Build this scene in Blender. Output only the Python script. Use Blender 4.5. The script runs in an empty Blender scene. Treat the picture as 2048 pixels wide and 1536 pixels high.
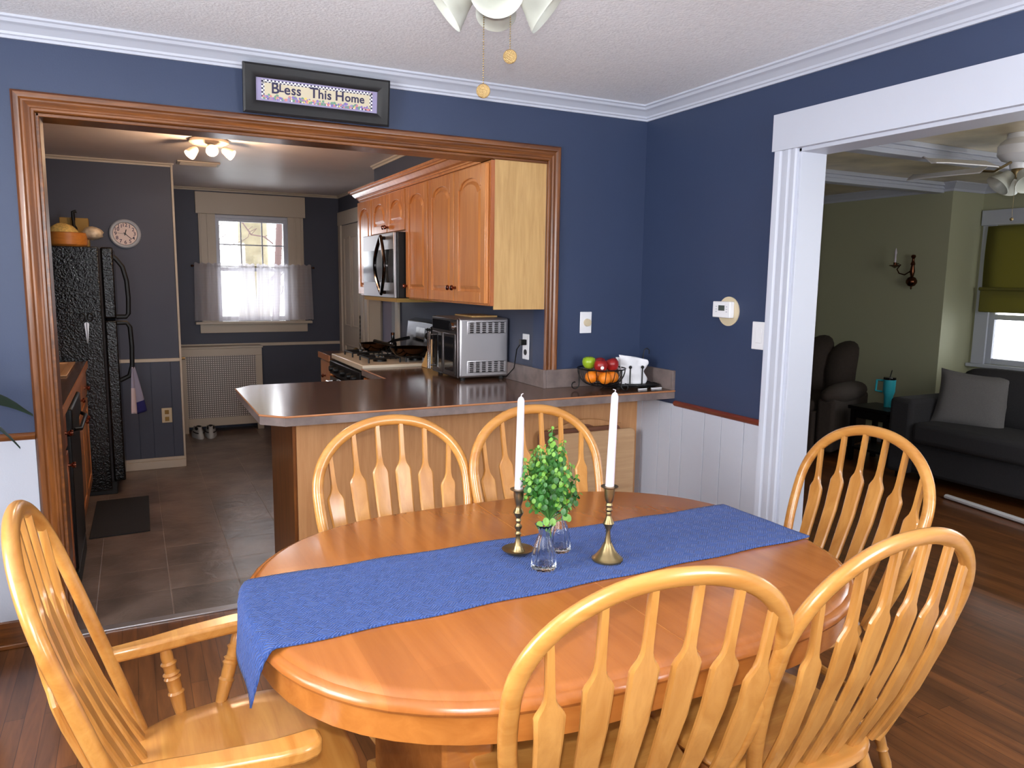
import bpy, bmesh, math, random
import numpy as np
from math import sin, cos, pi, radians, tan, sqrt
from mathutils import Vector, Matrix
random.seed(7)
SC = bpy.context.scene
COL = SC.collection

# ------------------------------------------------------------------ camera
yaw, pitch, roll, FPX = .4678, .137, -.0131, 1497.6
cyw, syw, cp, sp = cos(yaw), sin(yaw), cos(pitch), sin(pitch)
Fw = Vector((syw*cp, cyw*cp, -sp)); Rt = Vector((cyw, -syw, 0)); Dn = Fw.cross(Rt)
R2 = cos(roll)*Rt + sin(roll)*Dn; D2 = -sin(roll)*Rt + cos(roll)*Dn
CAM = Vector((-2.5136, -3.406, 1.4719))
cd = bpy.data.cameras.new('camera'); co = bpy.data.objects.new('camera', cd); COL.objects.link(co)
mw = Matrix((R2, -D2, -Fw)).transposed().to_4x4(); mw.translation = CAM
co.matrix_world = mw
cd.sensor_width = 36; cd.lens = FPX/2048*36; cd.clip_start = .02
SC.camera = co
# ------------------------------------------------------------------ world, lights, exposure
SC.view_settings.view_transform = 'Standard'; SC.view_settings.look = 'None'
SC.view_settings.gamma = 1; SC.view_settings.use_curve_mapping = False
SC.view_settings.exposure = -0.12
w = bpy.data.worlds.new('world'); SC.world = w; w.use_nodes = True
bg = w.node_tree.nodes['Background']; bg.inputs[0].default_value = (.93, .96, 1, 1); bg.inputs[1].default_value = 8.0
def light(name, kind, loc, energy, color=(1, 1, 1), size=.1, size_y=None, aim=None, **kw):
    l = bpy.data.lights.new(name, kind); l.energy = energy; l.color = color
    if kind == 'AREA':
        l.size = size
        if size_y: l.shape = 'RECTANGLE'; l.size_y = size_y
    elif kind in ('POINT', 'SPOT'): l.shadow_soft_size = size
    for k, v in kw.items(): setattr(l, k, v)
    o = bpy.data.objects.new(name, l); COL.objects.link(o); o.location = loc
    if aim: o.rotation_euler = (Vector(aim)-Vector(loc)).to_track_quat('-Z', 'Y').to_euler()
    return o
light('camera_flash', 'SPOT', CAM - D2*.062 + Fw*.02 + R2*.0, 80, (1, .985, .97), .012, aim=tuple(CAM+Fw*3+Vector((0,0,.1))), spot_size=radians(125), spot_blend=.6)
light('daylight_back_window', 'AREA', (-.62, -4.25, 1.62), 42, (.93, .96, 1), .85, 1.1, aim=(-.75, 0, 1.75))
light('daylight_back_window_2', 'AREA', (-2.9, -4.25, 1.62), 22, (.93, .96, 1), .85, 1.1, aim=(-2.4, 0, 1.9))
light('daylight_left_window', 'AREA', (-4.05, -2.0, 1.55), 72, (.95, .975, 1), 1.3, 1.2, aim=(0, -1.7, 2.3))
light('fill_living_side', 'AREA', (2.0, -2.9, 1.5), 32, (.95, .97, 1), 1.2, 1.2, aim=(2.2, 1, 1.0))  # added fill lamp raising living room ambient; no window opens behind it

# ------------------------------------------------------------------ materials
MATS = {}
def srgb(r, g, b):
    f = lambda c: (c/255/12.92 if c/255 <= .04045 else ((c/255+.055)/1.055)**2.4)
    return (f(r), f(g), f(b), 1)
def newmat(name):
    m = bpy.data.materials.new(name); m.use_nodes = True; MATS[name] = m
    nt = m.node_tree; return m, nt, nt.nodes, nt.links, nt.nodes['Principled BSDF']
def mat(name, col, rough=.5, metal=0, noise=0, nscale=20, bump=0, bscale=80, coat=0, spec=.5, stretch=None, sheen=0):
    m, nt, N, L, b = newmat(name)
    b.inputs['Base Color'].default_value = col; b.inputs['Roughness'].default_value = rough
    b.inputs['Metallic'].default_value = metal; b.inputs['Specular IOR Level'].default_value = spec
    b.inputs['Coat Weight'].default_value = coat; b.inputs['Coat Roughness'].default_value = .12
    if sheen: b.inputs['Sheen Weight'].default_value = sheen
    if noise or bump:
        tc = N.new('ShaderNodeTexCoord'); mp = N.new('ShaderNodeMapping'); L.new(tc.outputs['Object'], mp.inputs[0])
        if stretch: mp.inputs['Scale'].default_value = stretch
    if noise:
        n = N.new('ShaderNodeTexNoise'); n.inputs['Scale'].default_value = nscale; n.inputs['Detail'].default_value = 4
        L.new(mp.outputs[0], n.inputs['Vector'])
        r = N.new('ShaderNodeMapRange'); r.inputs[1].default_value = .3; r.inputs[2].default_value = .7
        r.inputs[3].default_value = 1-noise; r.inputs[4].default_value = 1+noise; L.new(n.outputs[0], r.inputs[0])
        mx = N.new('ShaderNodeVectorMath'); mx.operation = 'SCALE'; mx.inputs[0].default_value = col[:3]
        L.new(r.outputs[0], mx.inputs['Scale']); L.new(mx.outputs[0], b.inputs['Base Color'])
    if bump:
        n2 = N.new('ShaderNodeTexNoise'); n2.inputs['Scale'].default_value = bscale; n2.inputs['Detail'].default_value = 3
        L.new(mp.outputs[0], n2.inputs['Vector'])
        bp = N.new('ShaderNodeBump'); bp.inputs['Strength'].default_value = bump; bp.inputs['Distance'].default_value = .004
        L.new(n2.outputs[0], bp.inputs['Height']); L.new(bp.outputs[0], b.inputs['Normal'])
    return m
def wood(name, c1, c2, axis='x', rough=.35, coat=.3, scale=1, plank=None, seam=.5, spec=.5):
    """grain runs along axis; plank=(length,width,normal axis) adds boards"""
    m, nt, N, L, b = newmat(name)
    tc = N.new('ShaderNodeTexCoord'); mp = N.new('ShaderNodeMapping'); L.new(tc.outputs['Object'], mp.inputs[0])
    s = [14*scale, 14*scale, 14*scale]; s['xyz'.index(axis)] = 1.1*scale
    mp.inputs['Scale'].default_value = s
    n = N.new('ShaderNodeTexNoise'); n.inputs['Scale'].default_value = 2.2; n.inputs['Detail'].default_value = 6; n.inputs['Roughness'].default_value = .62
    n.inputs['Distortion'].default_value = .6
    L.new(mp.outputs[0], n.inputs['Vector'])
    rp = N.new('ShaderNodeValToRGB'); rp.color_ramp.elements[0].position = .32; rp.color_ramp.elements[1].position = .68
    rp.color_ramp.elements[0].color = c1; rp.color_ramp.elements[1].color = c2
    L.new(n.outputs[0], rp.inputs[0]); out = rp.outputs[0]
    b.inputs['Roughness'].default_value = rough; b.inputs['Coat Weight'].default_value = coat; b.inputs['Coat Roughness'].default_value = .15
    b.inputs['Specular IOR Level'].default_value = spec
    bp = N.new('ShaderNodeBump'); bp.inputs['Strength'].default_value = .06; bp.inputs['Distance'].default_value = .002
    L.new(n.outputs[0], bp.inputs['Height'])
    if plank:
        ln, wd, na = plank
        mp2 = N.new('ShaderNodeMapping'); L.new(tc.outputs['Object'], mp2.inputs[0])
        if axis == 'y': mp2.inputs['Rotation'].default_value = (0, 0, pi/2)
        if na == 'y': mp2.inputs['Rotation'].default_value = (pi/2, 0, 0)
        bk = N.new('ShaderNodeTexBrick'); L.new(mp2.outputs[0], bk.inputs['Vector'])
        bk.inputs['Scale'].default_value = 1; bk.inputs['Brick Width'].default_value = ln; bk.inputs['Row Height'].default_value = wd
        bk.inputs['Mortar Size'].default_value = .0012*seam; bk.inputs['Mortar Smooth'].default_value = .2; bk.offset = .37; bk.inputs['Bias'].default_value = 0
        bk.inputs['Color1'].default_value = (.72, .72, .72, 1); bk.inputs['Color2'].default_value = (1.22, 1.18, 1.12, 1); bk.inputs['Mortar'].default_value = (.35, .3, .3, 1)
        if seam < .4:
            bk.inputs['Color1'].default_value = (.93, .91, .9, 1); bk.inputs['Color2'].default_value = (1.06, 1.05, 1.05, 1); bk.inputs['Mortar'].default_value = (.85, .8, .8, 1)
        mx = N.new('ShaderNodeMix'); mx.data_type = 'RGBA'; mx.blend_type = 'MULTIPLY'; mx.inputs[0].default_value = 1
        L.new(out, mx.inputs[6]); L.new(bk.outputs[0], mx.inputs[7]); out = mx.outputs[2]
    L.new(out, b.inputs['Base Color']); L.new(bp.outputs[0], b.inputs['Normal'])
    return m
def tilemat(name, base, tw, th, mortar, rough=.35):
    m, nt, N, L, b = newmat(name)
    tc = N.new('ShaderNodeTexCoord'); bk = N.new('ShaderNodeTexBrick'); L.new(tc.outputs['Object'], bk.inputs['Vector'])
    bk.inputs['Scale'].default_value = 1; bk.inputs['Brick Width'].default_value = tw; bk.inputs['Row Height'].default_value = th
    bk.inputs['Mortar Size'].default_value = .0035; bk.offset = 0; bk.inputs['Mortar Smooth'].default_value = .6
    bk.inputs['Color1'].default_value = (.8, .8, .8, 1); bk.inputs['Color2'].default_value = (1.15, 1.12, 1.1, 1); bk.inputs['Mortar'].default_value = mortar
    n = N.new('ShaderNodeTexNoise'); n.inputs['Scale'].default_value = 5; n.inputs['Detail'].default_value = 8; L.new(tc.outputs['Object'], n.inputs['Vector'])
    rp = N.new('ShaderNodeValToRGB'); rp.color_ramp.elements[0].position = .3; rp.color_ramp.elements[1].position = .7
    rp.color_ramp.elements[0].color = tuple(c*.6 for c in base[:3])+(1,); rp.color_ramp.elements[1].color = tuple(c*1.3 for c in base[:3])+(1,)
    L.new(n.outputs[0], rp.inputs[0])
    mx = N.new('ShaderNodeMix'); mx.data_type = 'RGBA'; mx.blend_type = 'MULTIPLY'; mx.inputs[0].default_value = 1
    L.new(rp.outputs[0], mx.inputs[6]); L.new(bk.outputs[0], mx.inputs[7]); L.new(mx.outputs[2], b.inputs['Base Color'])
    n2 = N.new('ShaderNodeTexNoise'); n2.inputs['Scale'].default_value = 9; n2.inputs['Detail'].default_value = 5; n2.inputs['Distortion'].default_value = 1.2; L.new(tc.outputs['Object'], n2.inputs['Vector'])
    ad = N.new('ShaderNodeMath'); ad.operation = 'SUBTRACT'; L.new(n2.outputs[0], ad.inputs[0]); 
    m3 = N.new('ShaderNodeMath'); m3.operation = 'MULTIPLY'; m3.inputs[1].default_value = .35; L.new(bk.outputs['Fac'], m3.inputs[0]); L.new(m3.outputs[0], ad.inputs[1])
    bp = N.new('ShaderNodeBump'); bp.inputs['Strength'].default_value = .5; bp.inputs['Distance'].default_value = .006; L.new(ad.outputs[0], bp.inputs['Height']); L.new(bp.outputs[0], b.inputs['Normal'])
    b.inputs['Roughness'].default_value = rough
    return m
def glassmat(name, tint=(1, 1, 1, 1), thin=True, rough=0.0):
    m, nt, N, L, b = newmat(name)
    out = N['Material Output']
    if thin:
        tr = N.new('ShaderNodeBsdfTransparent'); tr.inputs[0].default_value = tint
        gl = N.new('ShaderNodeBsdfGlossy'); gl.inputs['Roughness'].default_value = .02
        fr = N.new('ShaderNodeFresnel'); fr.inputs[0].default_value = 1.45
        mx = N.new('ShaderNodeMixShader'); L.new(fr.outputs[0], mx.inputs[0]); L.new(tr.outputs[0], mx.inputs[1]); L.new(gl.outputs[0], mx.inputs[2]); L.new(mx.outputs[0], out.inputs[0])
    else:
        b.inputs['Base Color'].default_value = tint; b.inputs['Transmission Weight'].default_value = 1; b.inputs['Roughness'].default_value = rough; b.inputs['IOR'].default_value = 1.5
    return m
def clothmat(name, col, trans=.35, check=None, open_=.22):
    m, nt, N, L, b = newmat(name); out = N['Material Output']
    b.inputs['Base Color'].default_value = col; b.inputs['Roughness'].default_value = .9
    t = N.new('ShaderNodeBsdfTranslucent'); t.inputs[0].default_value = col
    mx = N.new('ShaderNodeMixShader'); mx.inputs[0].default_value = trans
    if check:
        tc = N.new('ShaderNodeTexCoord'); bk = N.new('ShaderNodeTexBrick'); mp = N.new('ShaderNodeMapping'); mp.inputs['Rotation'].default_value = (pi/2, 0, 0)
        L.new(tc.outputs['Object'], mp.inputs[0]); L.new(mp.outputs[0], bk.inputs['Vector']); bk.offset = 0; bk.inputs['Scale'].default_value = 1
        bk.inputs['Brick Width'].default_value = check; bk.inputs['Row Height'].default_value = check; bk.inputs['Mortar Size'].default_value = check*.07
        bk.inputs['Color1'].default_value = bk.inputs['Color2'].default_value = col; bk.inputs['Mortar'].default_value = (col[0]*.62, col[1]*.62, col[2]*.72, 1)
        L.new(bk.outputs[0], b.inputs['Base Color']); L.new(bk.outputs[0], t.inputs[0])
    L.new(b.outputs[0], mx.inputs[1]); L.new(t.outputs[0], mx.inputs[2])
    tr = N.new('ShaderNodeBsdfTransparent'); m2 = N.new('ShaderNodeMixShader'); m2.inputs[0].default_value = open_
    L.new(mx.outputs[0], m2.inputs[1]); L.new(tr.outputs[0], m2.inputs[2]); L.new(m2.outputs[0], out.inputs[0])
    return m
def emit(name, col, strength):
    m, nt, N, L, b = newmat(name)
    b.inputs['Emission Color'].default_value = col; b.inputs['Emission Strength'].default_value = strength; b.inputs['Base Color'].default_value = col
    return m

M = MATS
mat('wall_blue', srgb(48, 61, 90), .5, noise=.03, nscale=3, bump=.08, bscale=160)
mat('kitchen_blue', srgb(68, 73, 90), .6, noise=.03, nscale=3)
mat('ceiling_white', srgb(247, 248, 252), .9, bump=.7, bscale=95, noise=.05, nscale=60)
mat('kitchen_ceiling', srgb(232, 220, 216), .42, noise=.05, nscale=2, bump=.8, bscale=6)
mat('living_ceiling', srgb(214, 200, 168), .35, noise=.3, nscale=3, bump=.6, bscale=5)
mat('trim_white', srgb(194, 198, 211), .42)
mat('panel_white', srgb(192, 196, 208), .5, bump=.1, bscale=200)
mat('trim_cream', srgb(196, 184, 168), .5)
mat('living_green', srgb(176, 177, 148), .7)
mat('lavender', srgb(150, 146, 165), .8)
mat('black', srgb(10, 10, 11), .42, spec=.3)
mat('black_matte', srgb(18, 18, 20), .6)
mat('black_iron', srgb(14, 13, 14), .45, metal=.3)
mat('fridge_black', srgb(5, 5, 6), .08, bump=1.0, bscale=88, spec=.5)
for _n in M['fridge_black'].node_tree.nodes:
    if _n.type == 'BUMP': _n.inputs['Distance'].default_value = .0042
mat('steel', srgb(190, 187, 190), .36, metal=.9, bump=.03, bscale=60, stretch=(1, 1, 30))
mat('steel_dark', srgb(105, 98, 98), .3, metal=1)
mat('guard_grey', srgb(120, 122, 128), .25, metal=.8)
mat('pan_metal', srgb(74, 54, 42), .16, metal=1)
mat('handle_dark', srgb(70, 66, 66), .15, metal=1)
mat('chrome', srgb(210, 208, 205), .08, metal=1)
mat('brass', srgb(156, 136, 98), .36, metal=1)
mat('gold', srgb(178, 150, 104), .38, metal=1, bump=.8, bscale=500)
mat('bronze', srgb(96, 60, 42), .25, metal=1)
mat('copper_knob', srgb(140, 84, 66), .16, metal=1)
mat('glass_dark', srgb(18, 18, 20), .06, spec=.8)
mat('mirror_dark', srgb(95, 97, 100), .1, metal=.8)
mat('plastic_white', srgb(232, 232, 236), .35)
mat('plastic_almond', srgb(205, 190, 160), .4)
mat('lcd', srgb(70, 80, 78), .2)
mat('frost', srgb(188, 190, 180), .35, spec=.5)
mat('candle', srgb(208, 199, 208), .4)
mat('enamel_cream', srgb(214, 200, 178), .25)
mat('runner_blue', srgb(66, 98, 178), .95, sheen=.15)
mat('towel_grey', srgb(150, 150, 175), .95); mat('towel_navy', srgb(35, 38, 105), .95); mat('towel_pink', srgb(205, 190, 195), .95)
mat('sofa_grey', srgb(48, 47, 50), .95, noise=.12, nscale=120)
mat('pillow_grey', srgb(108, 106, 106), .95, noise=.08, nscale=150)
mat('recliner_brown', srgb(58, 48, 42), .9, noise=.1, nscale=40)

mat('teal', srgb(50, 170, 185), .35)
mat('rug_black', srgb(28, 28, 31), .8, bump=.5, bscale=200)
mat('rubber', srgb(20, 20, 20), .7)
mat('shoe_white', srgb(200, 200, 198), .6); mat('shoe_dark', srgb(25, 24, 28), .8)
mat('orange_fruit', srgb(245, 135, 25), .45, bump=.4, bscale=400)
mat('apple_red', srgb(165, 35, 35), .3, noise=.45, nscale=18); mat('apple_green', srgb(150, 180, 40), .3, noise=.1, nscale=15)
mat('leaf_green', srgb(46, 98, 34), .45, noise=.35, nscale=30); mat('leaf_light', srgb(104, 150, 54), .45); mat('stem_green', srgb(70, 120, 50), .6)
mat('palm_dark', srgb(28, 44, 34), .5)
mat('paper_white', srgb(236, 236, 240), .9, noise=.04, nscale=30, bump=.5, bscale=40)
mat('chips', srgb(216, 186, 110), .7, noise=.3, nscale=70, bump=.8, bscale=60); mat('bag', srgb(205, 190, 165), .3, noise=.25, nscale=40)
mat('box_tan', srgb(150, 120, 60), .7)
mat('sink_tan', srgb(205, 160, 115), .3)
mat('sign_black', srgb(19, 18, 21), .5, noise=.2, nscale=30)
mat('sign_cream', srgb(205, 194, 168), .6); mat('sign_lilac', srgb(150, 142, 178), .6); mat('sign_navy', srgb(40, 34, 72), .6); mat('sign_rose', srgb(206, 130, 130), .6)
mat('sign_violet', srgb(130, 110, 180), .6); mat('sign_green', srgb(110, 150, 125), .6); mat('sign_yellow', srgb(226, 204, 116), .6); mat('sign_white', srgb(238, 236, 236), .6)
mat('clock_rim', srgb(176, 182, 192), .35); mat('clock_face', srgb(226, 206, 200), .5)
mat('bark', srgb(112, 104, 84), .95, noise=.25, nscale=6); mat('bark_grey', srgb(84, 66, 64), .95)
mat('brick_red', srgb(190, 110, 92), .9); mat('snow', srgb(235, 238, 240), .9); mat('bush', srgb(110, 125, 90), .9, noise=.4, nscale=10)
wood('oak_dark', srgb(86, 46, 18), srgb(136, 80, 34), 'x', .34, .3, 1.3)
wood('oak_dark_z', srgb(86, 46, 18), srgb(136, 80, 34), 'z', .34, .3, 1.3)
wood('rail_wood', srgb(95, 38, 25), srgb(130, 55, 35), 'y', .4, .3, 1)
wood('honey', srgb(180, 120, 54), srgb(206, 148, 78), 'z', .3, .5, .9)
wood('honey_x', srgb(180, 118, 52), srgb(206, 148, 76), 'x', .3, .5, .9)
wood('honey_dark', srgb(176, 104, 40), srgb(206, 134, 58), 'x', .3, .5, .9)
wood('table_edge', srgb(166, 98, 40), srgb(188, 118, 54), 'x', .27, .35, .7)
wood('table_wood', srgb(162, 94, 40), srgb(178, 108, 50), 'y', .27, .3, .7, plank=(.62, .085, 'z'), seam=.2)
wood('maple', srgb(188, 114, 58), srgb(212, 142, 80), 'z', .3, .45, .8)
wood('maple_red', srgb(150, 80, 40), srgb(186, 110, 62), 'z', .3, .4, .8)
wood('ply_light', srgb(186, 146, 90), srgb(206, 166, 108), 'z', .5, .1, 1.6)
wood('ply_mid', srgb(180, 126, 80), srgb(198, 146, 98), 'z', .45, .15, 1.4)
wood('board_light', srgb(176, 138, 100), srgb(196, 158, 118), 'x', .5, .1, 1.2)
wood('walnut', srgb(92, 56, 40), srgb(124, 78, 54), 'x', .45, .2, 1.2)
wood('floor_oak', srgb(92, 54, 27), srgb(132, 82, 44), 'y', .28, .25, .8, plank=(.95, .057, 'z'), seam=1)
tilemat('floor_slate', srgb(122, 106, 96), .305, .305, (1.35, 1.3, 1.25, 1), .28)
mat('laminate', srgb(96, 68, 52), .15, noise=.12, nscale=9)
mat('laminate_edge', srgb(118, 104, 100), .45, noise=.28, nscale=14)
mat('edge_wood', srgb(176, 118, 78), .4)
glassmat('pane_glass'); glassmat('crystal', (.98, 1, 1, 1), thin=False); glassmat('oven_glass', (.35, .35, .37, 1))
M['crystal'].node_tree.nodes['Principled BSDF'].inputs['IOR'].default_value = 1.33
clothmat('shade_olive', srgb(132, 126, 60), .35, None, 0.0)
clothmat('curtain', srgb(236, 232, 236), .62, .012)
emit('bulb', (1, .72, .42, 1), 26); emit('spot_bulb', (1, .86, .75, 1), 9); emit('vent_white', srgb(190, 180, 175), 0)
emit('lcd_clock', (.3, .05, .03, 1), .02)
# checker-weave bump for the runner
def runner_weave():
    m = M['runner_blue']; N = m.node_tree.nodes; L = m.node_tree.links; b = N['Principled BSDF']
    tc = N.new('ShaderNodeTexCoord'); mp = N.new('ShaderNodeMapping'); L.new(tc.outputs['Object'], mp.inputs[0]); mp.inputs['Rotation'].default_value = (0, 0, radians(45))
    ck = N.new('ShaderNodeTexChecker'); ck.inputs['Scale'].default_value = 38; L.new(mp.outputs[0], ck.inputs['Vector'])
    w1 = N.new('ShaderNodeTexWave'); w1.bands_direction = 'X'; w1.inputs['Scale'].default_value = 55; w1.inputs['Distortion'].default_value = 1.5; L.new(mp.outputs[0], w1.inputs['Vector'])
    w2 = N.new('ShaderNodeTexWave'); w2.bands_direction = 'Y'; w2.inputs['Scale'].default_value = 55; w2.inputs['Distortion'].default_value = 1.5; L.new(mp.outputs[0], w2.inputs['Vector'])
    mx = N.new('ShaderNodeMix'); mx.data_type = 'FLOAT'; L.new(ck.outputs['Fac'], mx.inputs[0]); L.new(w1.outputs['Fac'], mx.inputs[2]); L.new(w2.outputs['Fac'], mx.inputs[3])
    bp = N.new('ShaderNodeBump'); bp.inputs['Strength'].default_value = 1; bp.inputs['Distance'].default_value = .004; L.new(mx.outputs[0], bp.inputs['Height']); L.new(bp.outputs[0], b.inputs['Normal'])
    rp = N.new('ShaderNodeMix'); rp.data_type = 'RGBA'; rp.inputs[6].default_value = srgb(42, 72, 140); rp.inputs[7].default_value = srgb(66, 102, 182); L.new(mx.outputs[0], rp.inputs[0]); L.new(rp.outputs[2], b.inputs['Base Color'])
runner_weave()

# ------------------------------------------------------------------ geometry helpers
OFF = {}
class MB:
    def __init__(s): s.v = []; s.f = []; s.mi = []; s.cur = 0
    def _add(s, vs, fs):
        o = len(s.v); s.v += [tuple(p) for p in vs]; s.f += [tuple(i+o for i in f) for f in fs]; s.mi += [s.cur]*len(fs); return s
    def box(s, x0, x1, y0, y1, z0, z1, T=None):
        vs = [Vector((x, y, z)) for x in (x0, x1) for y in (y0, y1) for z in (z0, z1)]
        if T: vs = [T @ p for p in vs]
        return s._add(vs, [(0, 1, 3, 2), (4, 6, 7, 5), (0, 4, 5, 1), (2, 3, 7, 6), (0, 2, 6, 4), (1, 5, 7, 3)])
    def prism(s, pts, a, b, axis='z', T=None):
        n = len(pts); vs = []
        for h in (a, b):
            for p in pts:
                q = {'z': (p[0], p[1], h), 'y': (p[0], h, p[1]), 'x': (h, p[0], p[1])}[axis]; q = Vector(q)
                vs.append(T @ q if T else q)
        fs = [tuple(range(n))[::-1], tuple(range(n, 2*n))] + [(i, (i+1) % n, n+(i+1) % n, n+i) for i in range(n)]
        return s._add(vs, fs)
    def tube(s, pts, r, n=10, closed=False, flat=None, up=None, caps=True):
        P = [Vector(p) for p in pts]; k = len(P); R = r if isinstance(r, (list, tuple)) else [r]*k
        vs = []; prev = None
        for i in range(k):
            if closed: t = P[(i+1) % k]-P[i-1]
            else: t = P[min(i+1, k-1)]-P[max(i-1, 0)]
            t = t.normalized() if t.length > 1e-9 else Vector((0, 0, 1))
            if up is not None: a = Vector(up); a = (a-t*a.dot(t))
            elif prev is None:
                a = Vector((0, 0, 1)) if abs(t.z) < .9 else Vector((1, 0, 0)); a = a-t*a.dot(t)
            else: a = prev-t*prev.dot(t)
            a.normalize(); prev = a; bb = t.cross(a)
            ra = R[i]; rb = ra*(flat if flat else 1)
            for j in range(n):
                th = 2*pi*(j+.5)/n; vs.append(P[i]+a*(cos(th)*ra)+bb*(sin(th)*rb))
        fs = []
        for i in range(k if closed else k-1):
            i2 = (i+1) % k
            for j in range(n): fs.append((i*n+j, i*n+(j+1) % n, i2*n+(j+1) % n, i2*n+j))
        if not closed and caps: fs += [tuple(range(n))[::-1], tuple(range((k-1)*n, k*n))]
        return s._add(vs, fs)
    def lathe(s, prof, c=(0, 0, 0), n=24, T=None, rib=0, ribn=12, sq=0):
        vs = []; k = len(prof)
        for (r, z) in prof:
            for j in range(n):
                th = 2*pi*j/n; rr = r*(1+rib*cos(ribn*th))
                if sq: rr *= 1/((abs(cos(th))**sq+abs(sin(th))**sq)**(1/sq))
                q = Vector((rr*cos(th), rr*sin(th), z))
                q = T @ q if T else q
                vs.append(q+Vector(c))
        fs = [(i*n+j, i*n+(j+1) % n, (i+1)*n+(j+1) % n, (i+1)*n+j) for i in range(k-1) for j in range(n)]
        if prof[0][0] > 1e-6: fs.append(tuple(range(n))[::-1])
        if prof[-1][0] > 1e-6: fs.append(tuple(range((k-1)*n, k*n)))
        return s._add(vs, fs)
    def sphere(s, c, r, n=16, sc=(1, 1, 1), T=None):
        prof = [(r*sin(pi*i/(n//2)), -r*cos(pi*i/(n//2))) for i in range(n//2+1)]
        TT = Matrix.Diagonal((*sc, 1)); TT = (T @ TT) if T else TT
        prof[0] = (1e-5, -r); prof[-1] = (1e-5, r)
        return s.lathe(prof, c, n, TT)
    def sweep(s, P, Ms, n, prof, closed=False):
        """prof closed outline of (u,w): vertex = P + u*M + w*n"""
        k = len(prof); vs = []; n = Vector(n)
        for p, m in zip(P, Ms):
            for u, w_ in prof: vs.append(Vector(p)+Vector(m)*u+n*w_)
        q = len(P); fs = [(i*k+j, i*k+(j+1) % k, ((i+1) % q)*k+(j+1) % k, ((i+1) % q)*k+j) for i in range(q if closed else q-1) for j in range(k)]
        if not closed: fs += [tuple(range(k))[::-1], tuple(range((q-1)*k, q*k))]
        return s._add(vs, fs)
    def grid(s, fn, nu, nv, thick=0):
        vs = [Vector(fn(i/nu, j/nv)) for i in range(nu+1) for j in range(nv+1)]
        fs = [(i*(nv+1)+j, (i+1)*(nv+1)+j, (i+1)*(nv+1)+j+1, i*(nv+1)+j+1) for i in range(nu) for j in range(nv)]
        return s._add(vs, fs)
    def mesh(s, me, T):
        return s._add([T @ v.co for v in me.vertices], [tuple(p.vertices) for p in me.polygons])
    def build(s, name, mats, parent=None, bevel=0, smooth=35, subsurf=0, solid=0, bseg=2, origin=None, recalc=True):
        if isinstance(mats, str): mats = [mats]
        off = Vector(OFF.get(parent.name, (0, 0, 0))) if parent else None
        if off is None:
            if origin is None:
                a = np.array(s.v); off = Vector(((a[:, 0].min()+a[:, 0].max())/2, (a[:, 1].min()+a[:, 1].max())/2, a[:, 2].min()))
            else: off = Vector(origin)
        me = bpy.data.meshes.new(name); me.from_pydata([tuple(Vector(p)-off) for p in s.v], [], s.f)
        for m in mats: me.materials.append(M[m])
        me.polygons.foreach_set('material_index', s.mi)
        if recalc:
            bm = bmesh.new(); bm.from_mesh(me); bmesh.ops.recalc_face_normals(bm, faces=bm.faces); bm.to_mesh(me); bm.free()
        if smooth:
            me.polygons.foreach_set('use_smooth', [True]*len(me.polygons)); me.set_sharp_from_angle(angle=radians(smooth))
        me.update()
        o = bpy.data.objects.new(name, me); COL.objects.link(o)
        if parent: o.parent = parent
        else: o.location = off
        OFF[o.name] = tuple(off)
        if solid: md = o.modifiers.new('solid', 'SOLIDIFY'); md.thickness = solid; md.offset = 0
        if bevel: md = o.modifiers.new('bevel', 'BEVEL'); md.width = bevel; md.segments = bseg; md.limit_method = 'ANGLE'; md.angle_limit = radians(40)
        if subsurf: md = o.modifiers.new('sub', 'SUBSURF'); md.levels = subsurf; md.render_levels = subsurf
        return o
def thing(name, label, cat, loc=(0, 0, 0), group=None):
    o = bpy.data.objects.new(name, None); COL.objects.link(o); o.location = loc; o.empty_display_size = .05
    o['label'] = label; o['category'] = cat
    if group: o['group'] = group
    OFF[o.name] = tuple(loc); return o
def tag(o, label, cat, group=None):
    o['label'] = label; o['category'] = cat
    if group: o['group'] = group
    return o
def struct(o, label=None):
    o['kind'] = 'structure'
    if label: o['label'] = label
    return o
def part_label(o, l): o['label'] = l; return o
def B(x0, x1, y0, y1, z0, z1, T=None): return MB().box(x0, x1, y0, y1, z0, z1, T)
def TR(loc, rx=0, ry=0, rz=0):
    return Matrix.Translation(Vector(loc)) @ Matrix.Rotation(rz, 4, 'Z') @ Matrix.Rotation(ry, 4, 'Y') @ Matrix.Rotation(rx, 4, 'X')
def text_mesh(body, size, T, mb, ext=.001, align='CENTER', space=1.0, off=0):
    cu = bpy.data.curves.new('t', 'FONT'); cu.body = body; cu.size = size; cu.extrude = ext; cu.align_x = align; cu.align_y = 'CENTER'; cu.space_character = space; cu.resolution_u = 3; cu.offset = off
    ob = bpy.data.objects.new('t', cu); COL.objects.link(ob); dg = bpy.context.evaluated_depsgraph_get(); me = bpy.data.meshes.new_from_object(ob.evaluated_get(dg))
    mb.mesh(me, T); bpy.data.objects.remove(ob); bpy.data.curves.remove(cu); bpy.data.meshes.remove(me)
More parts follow.
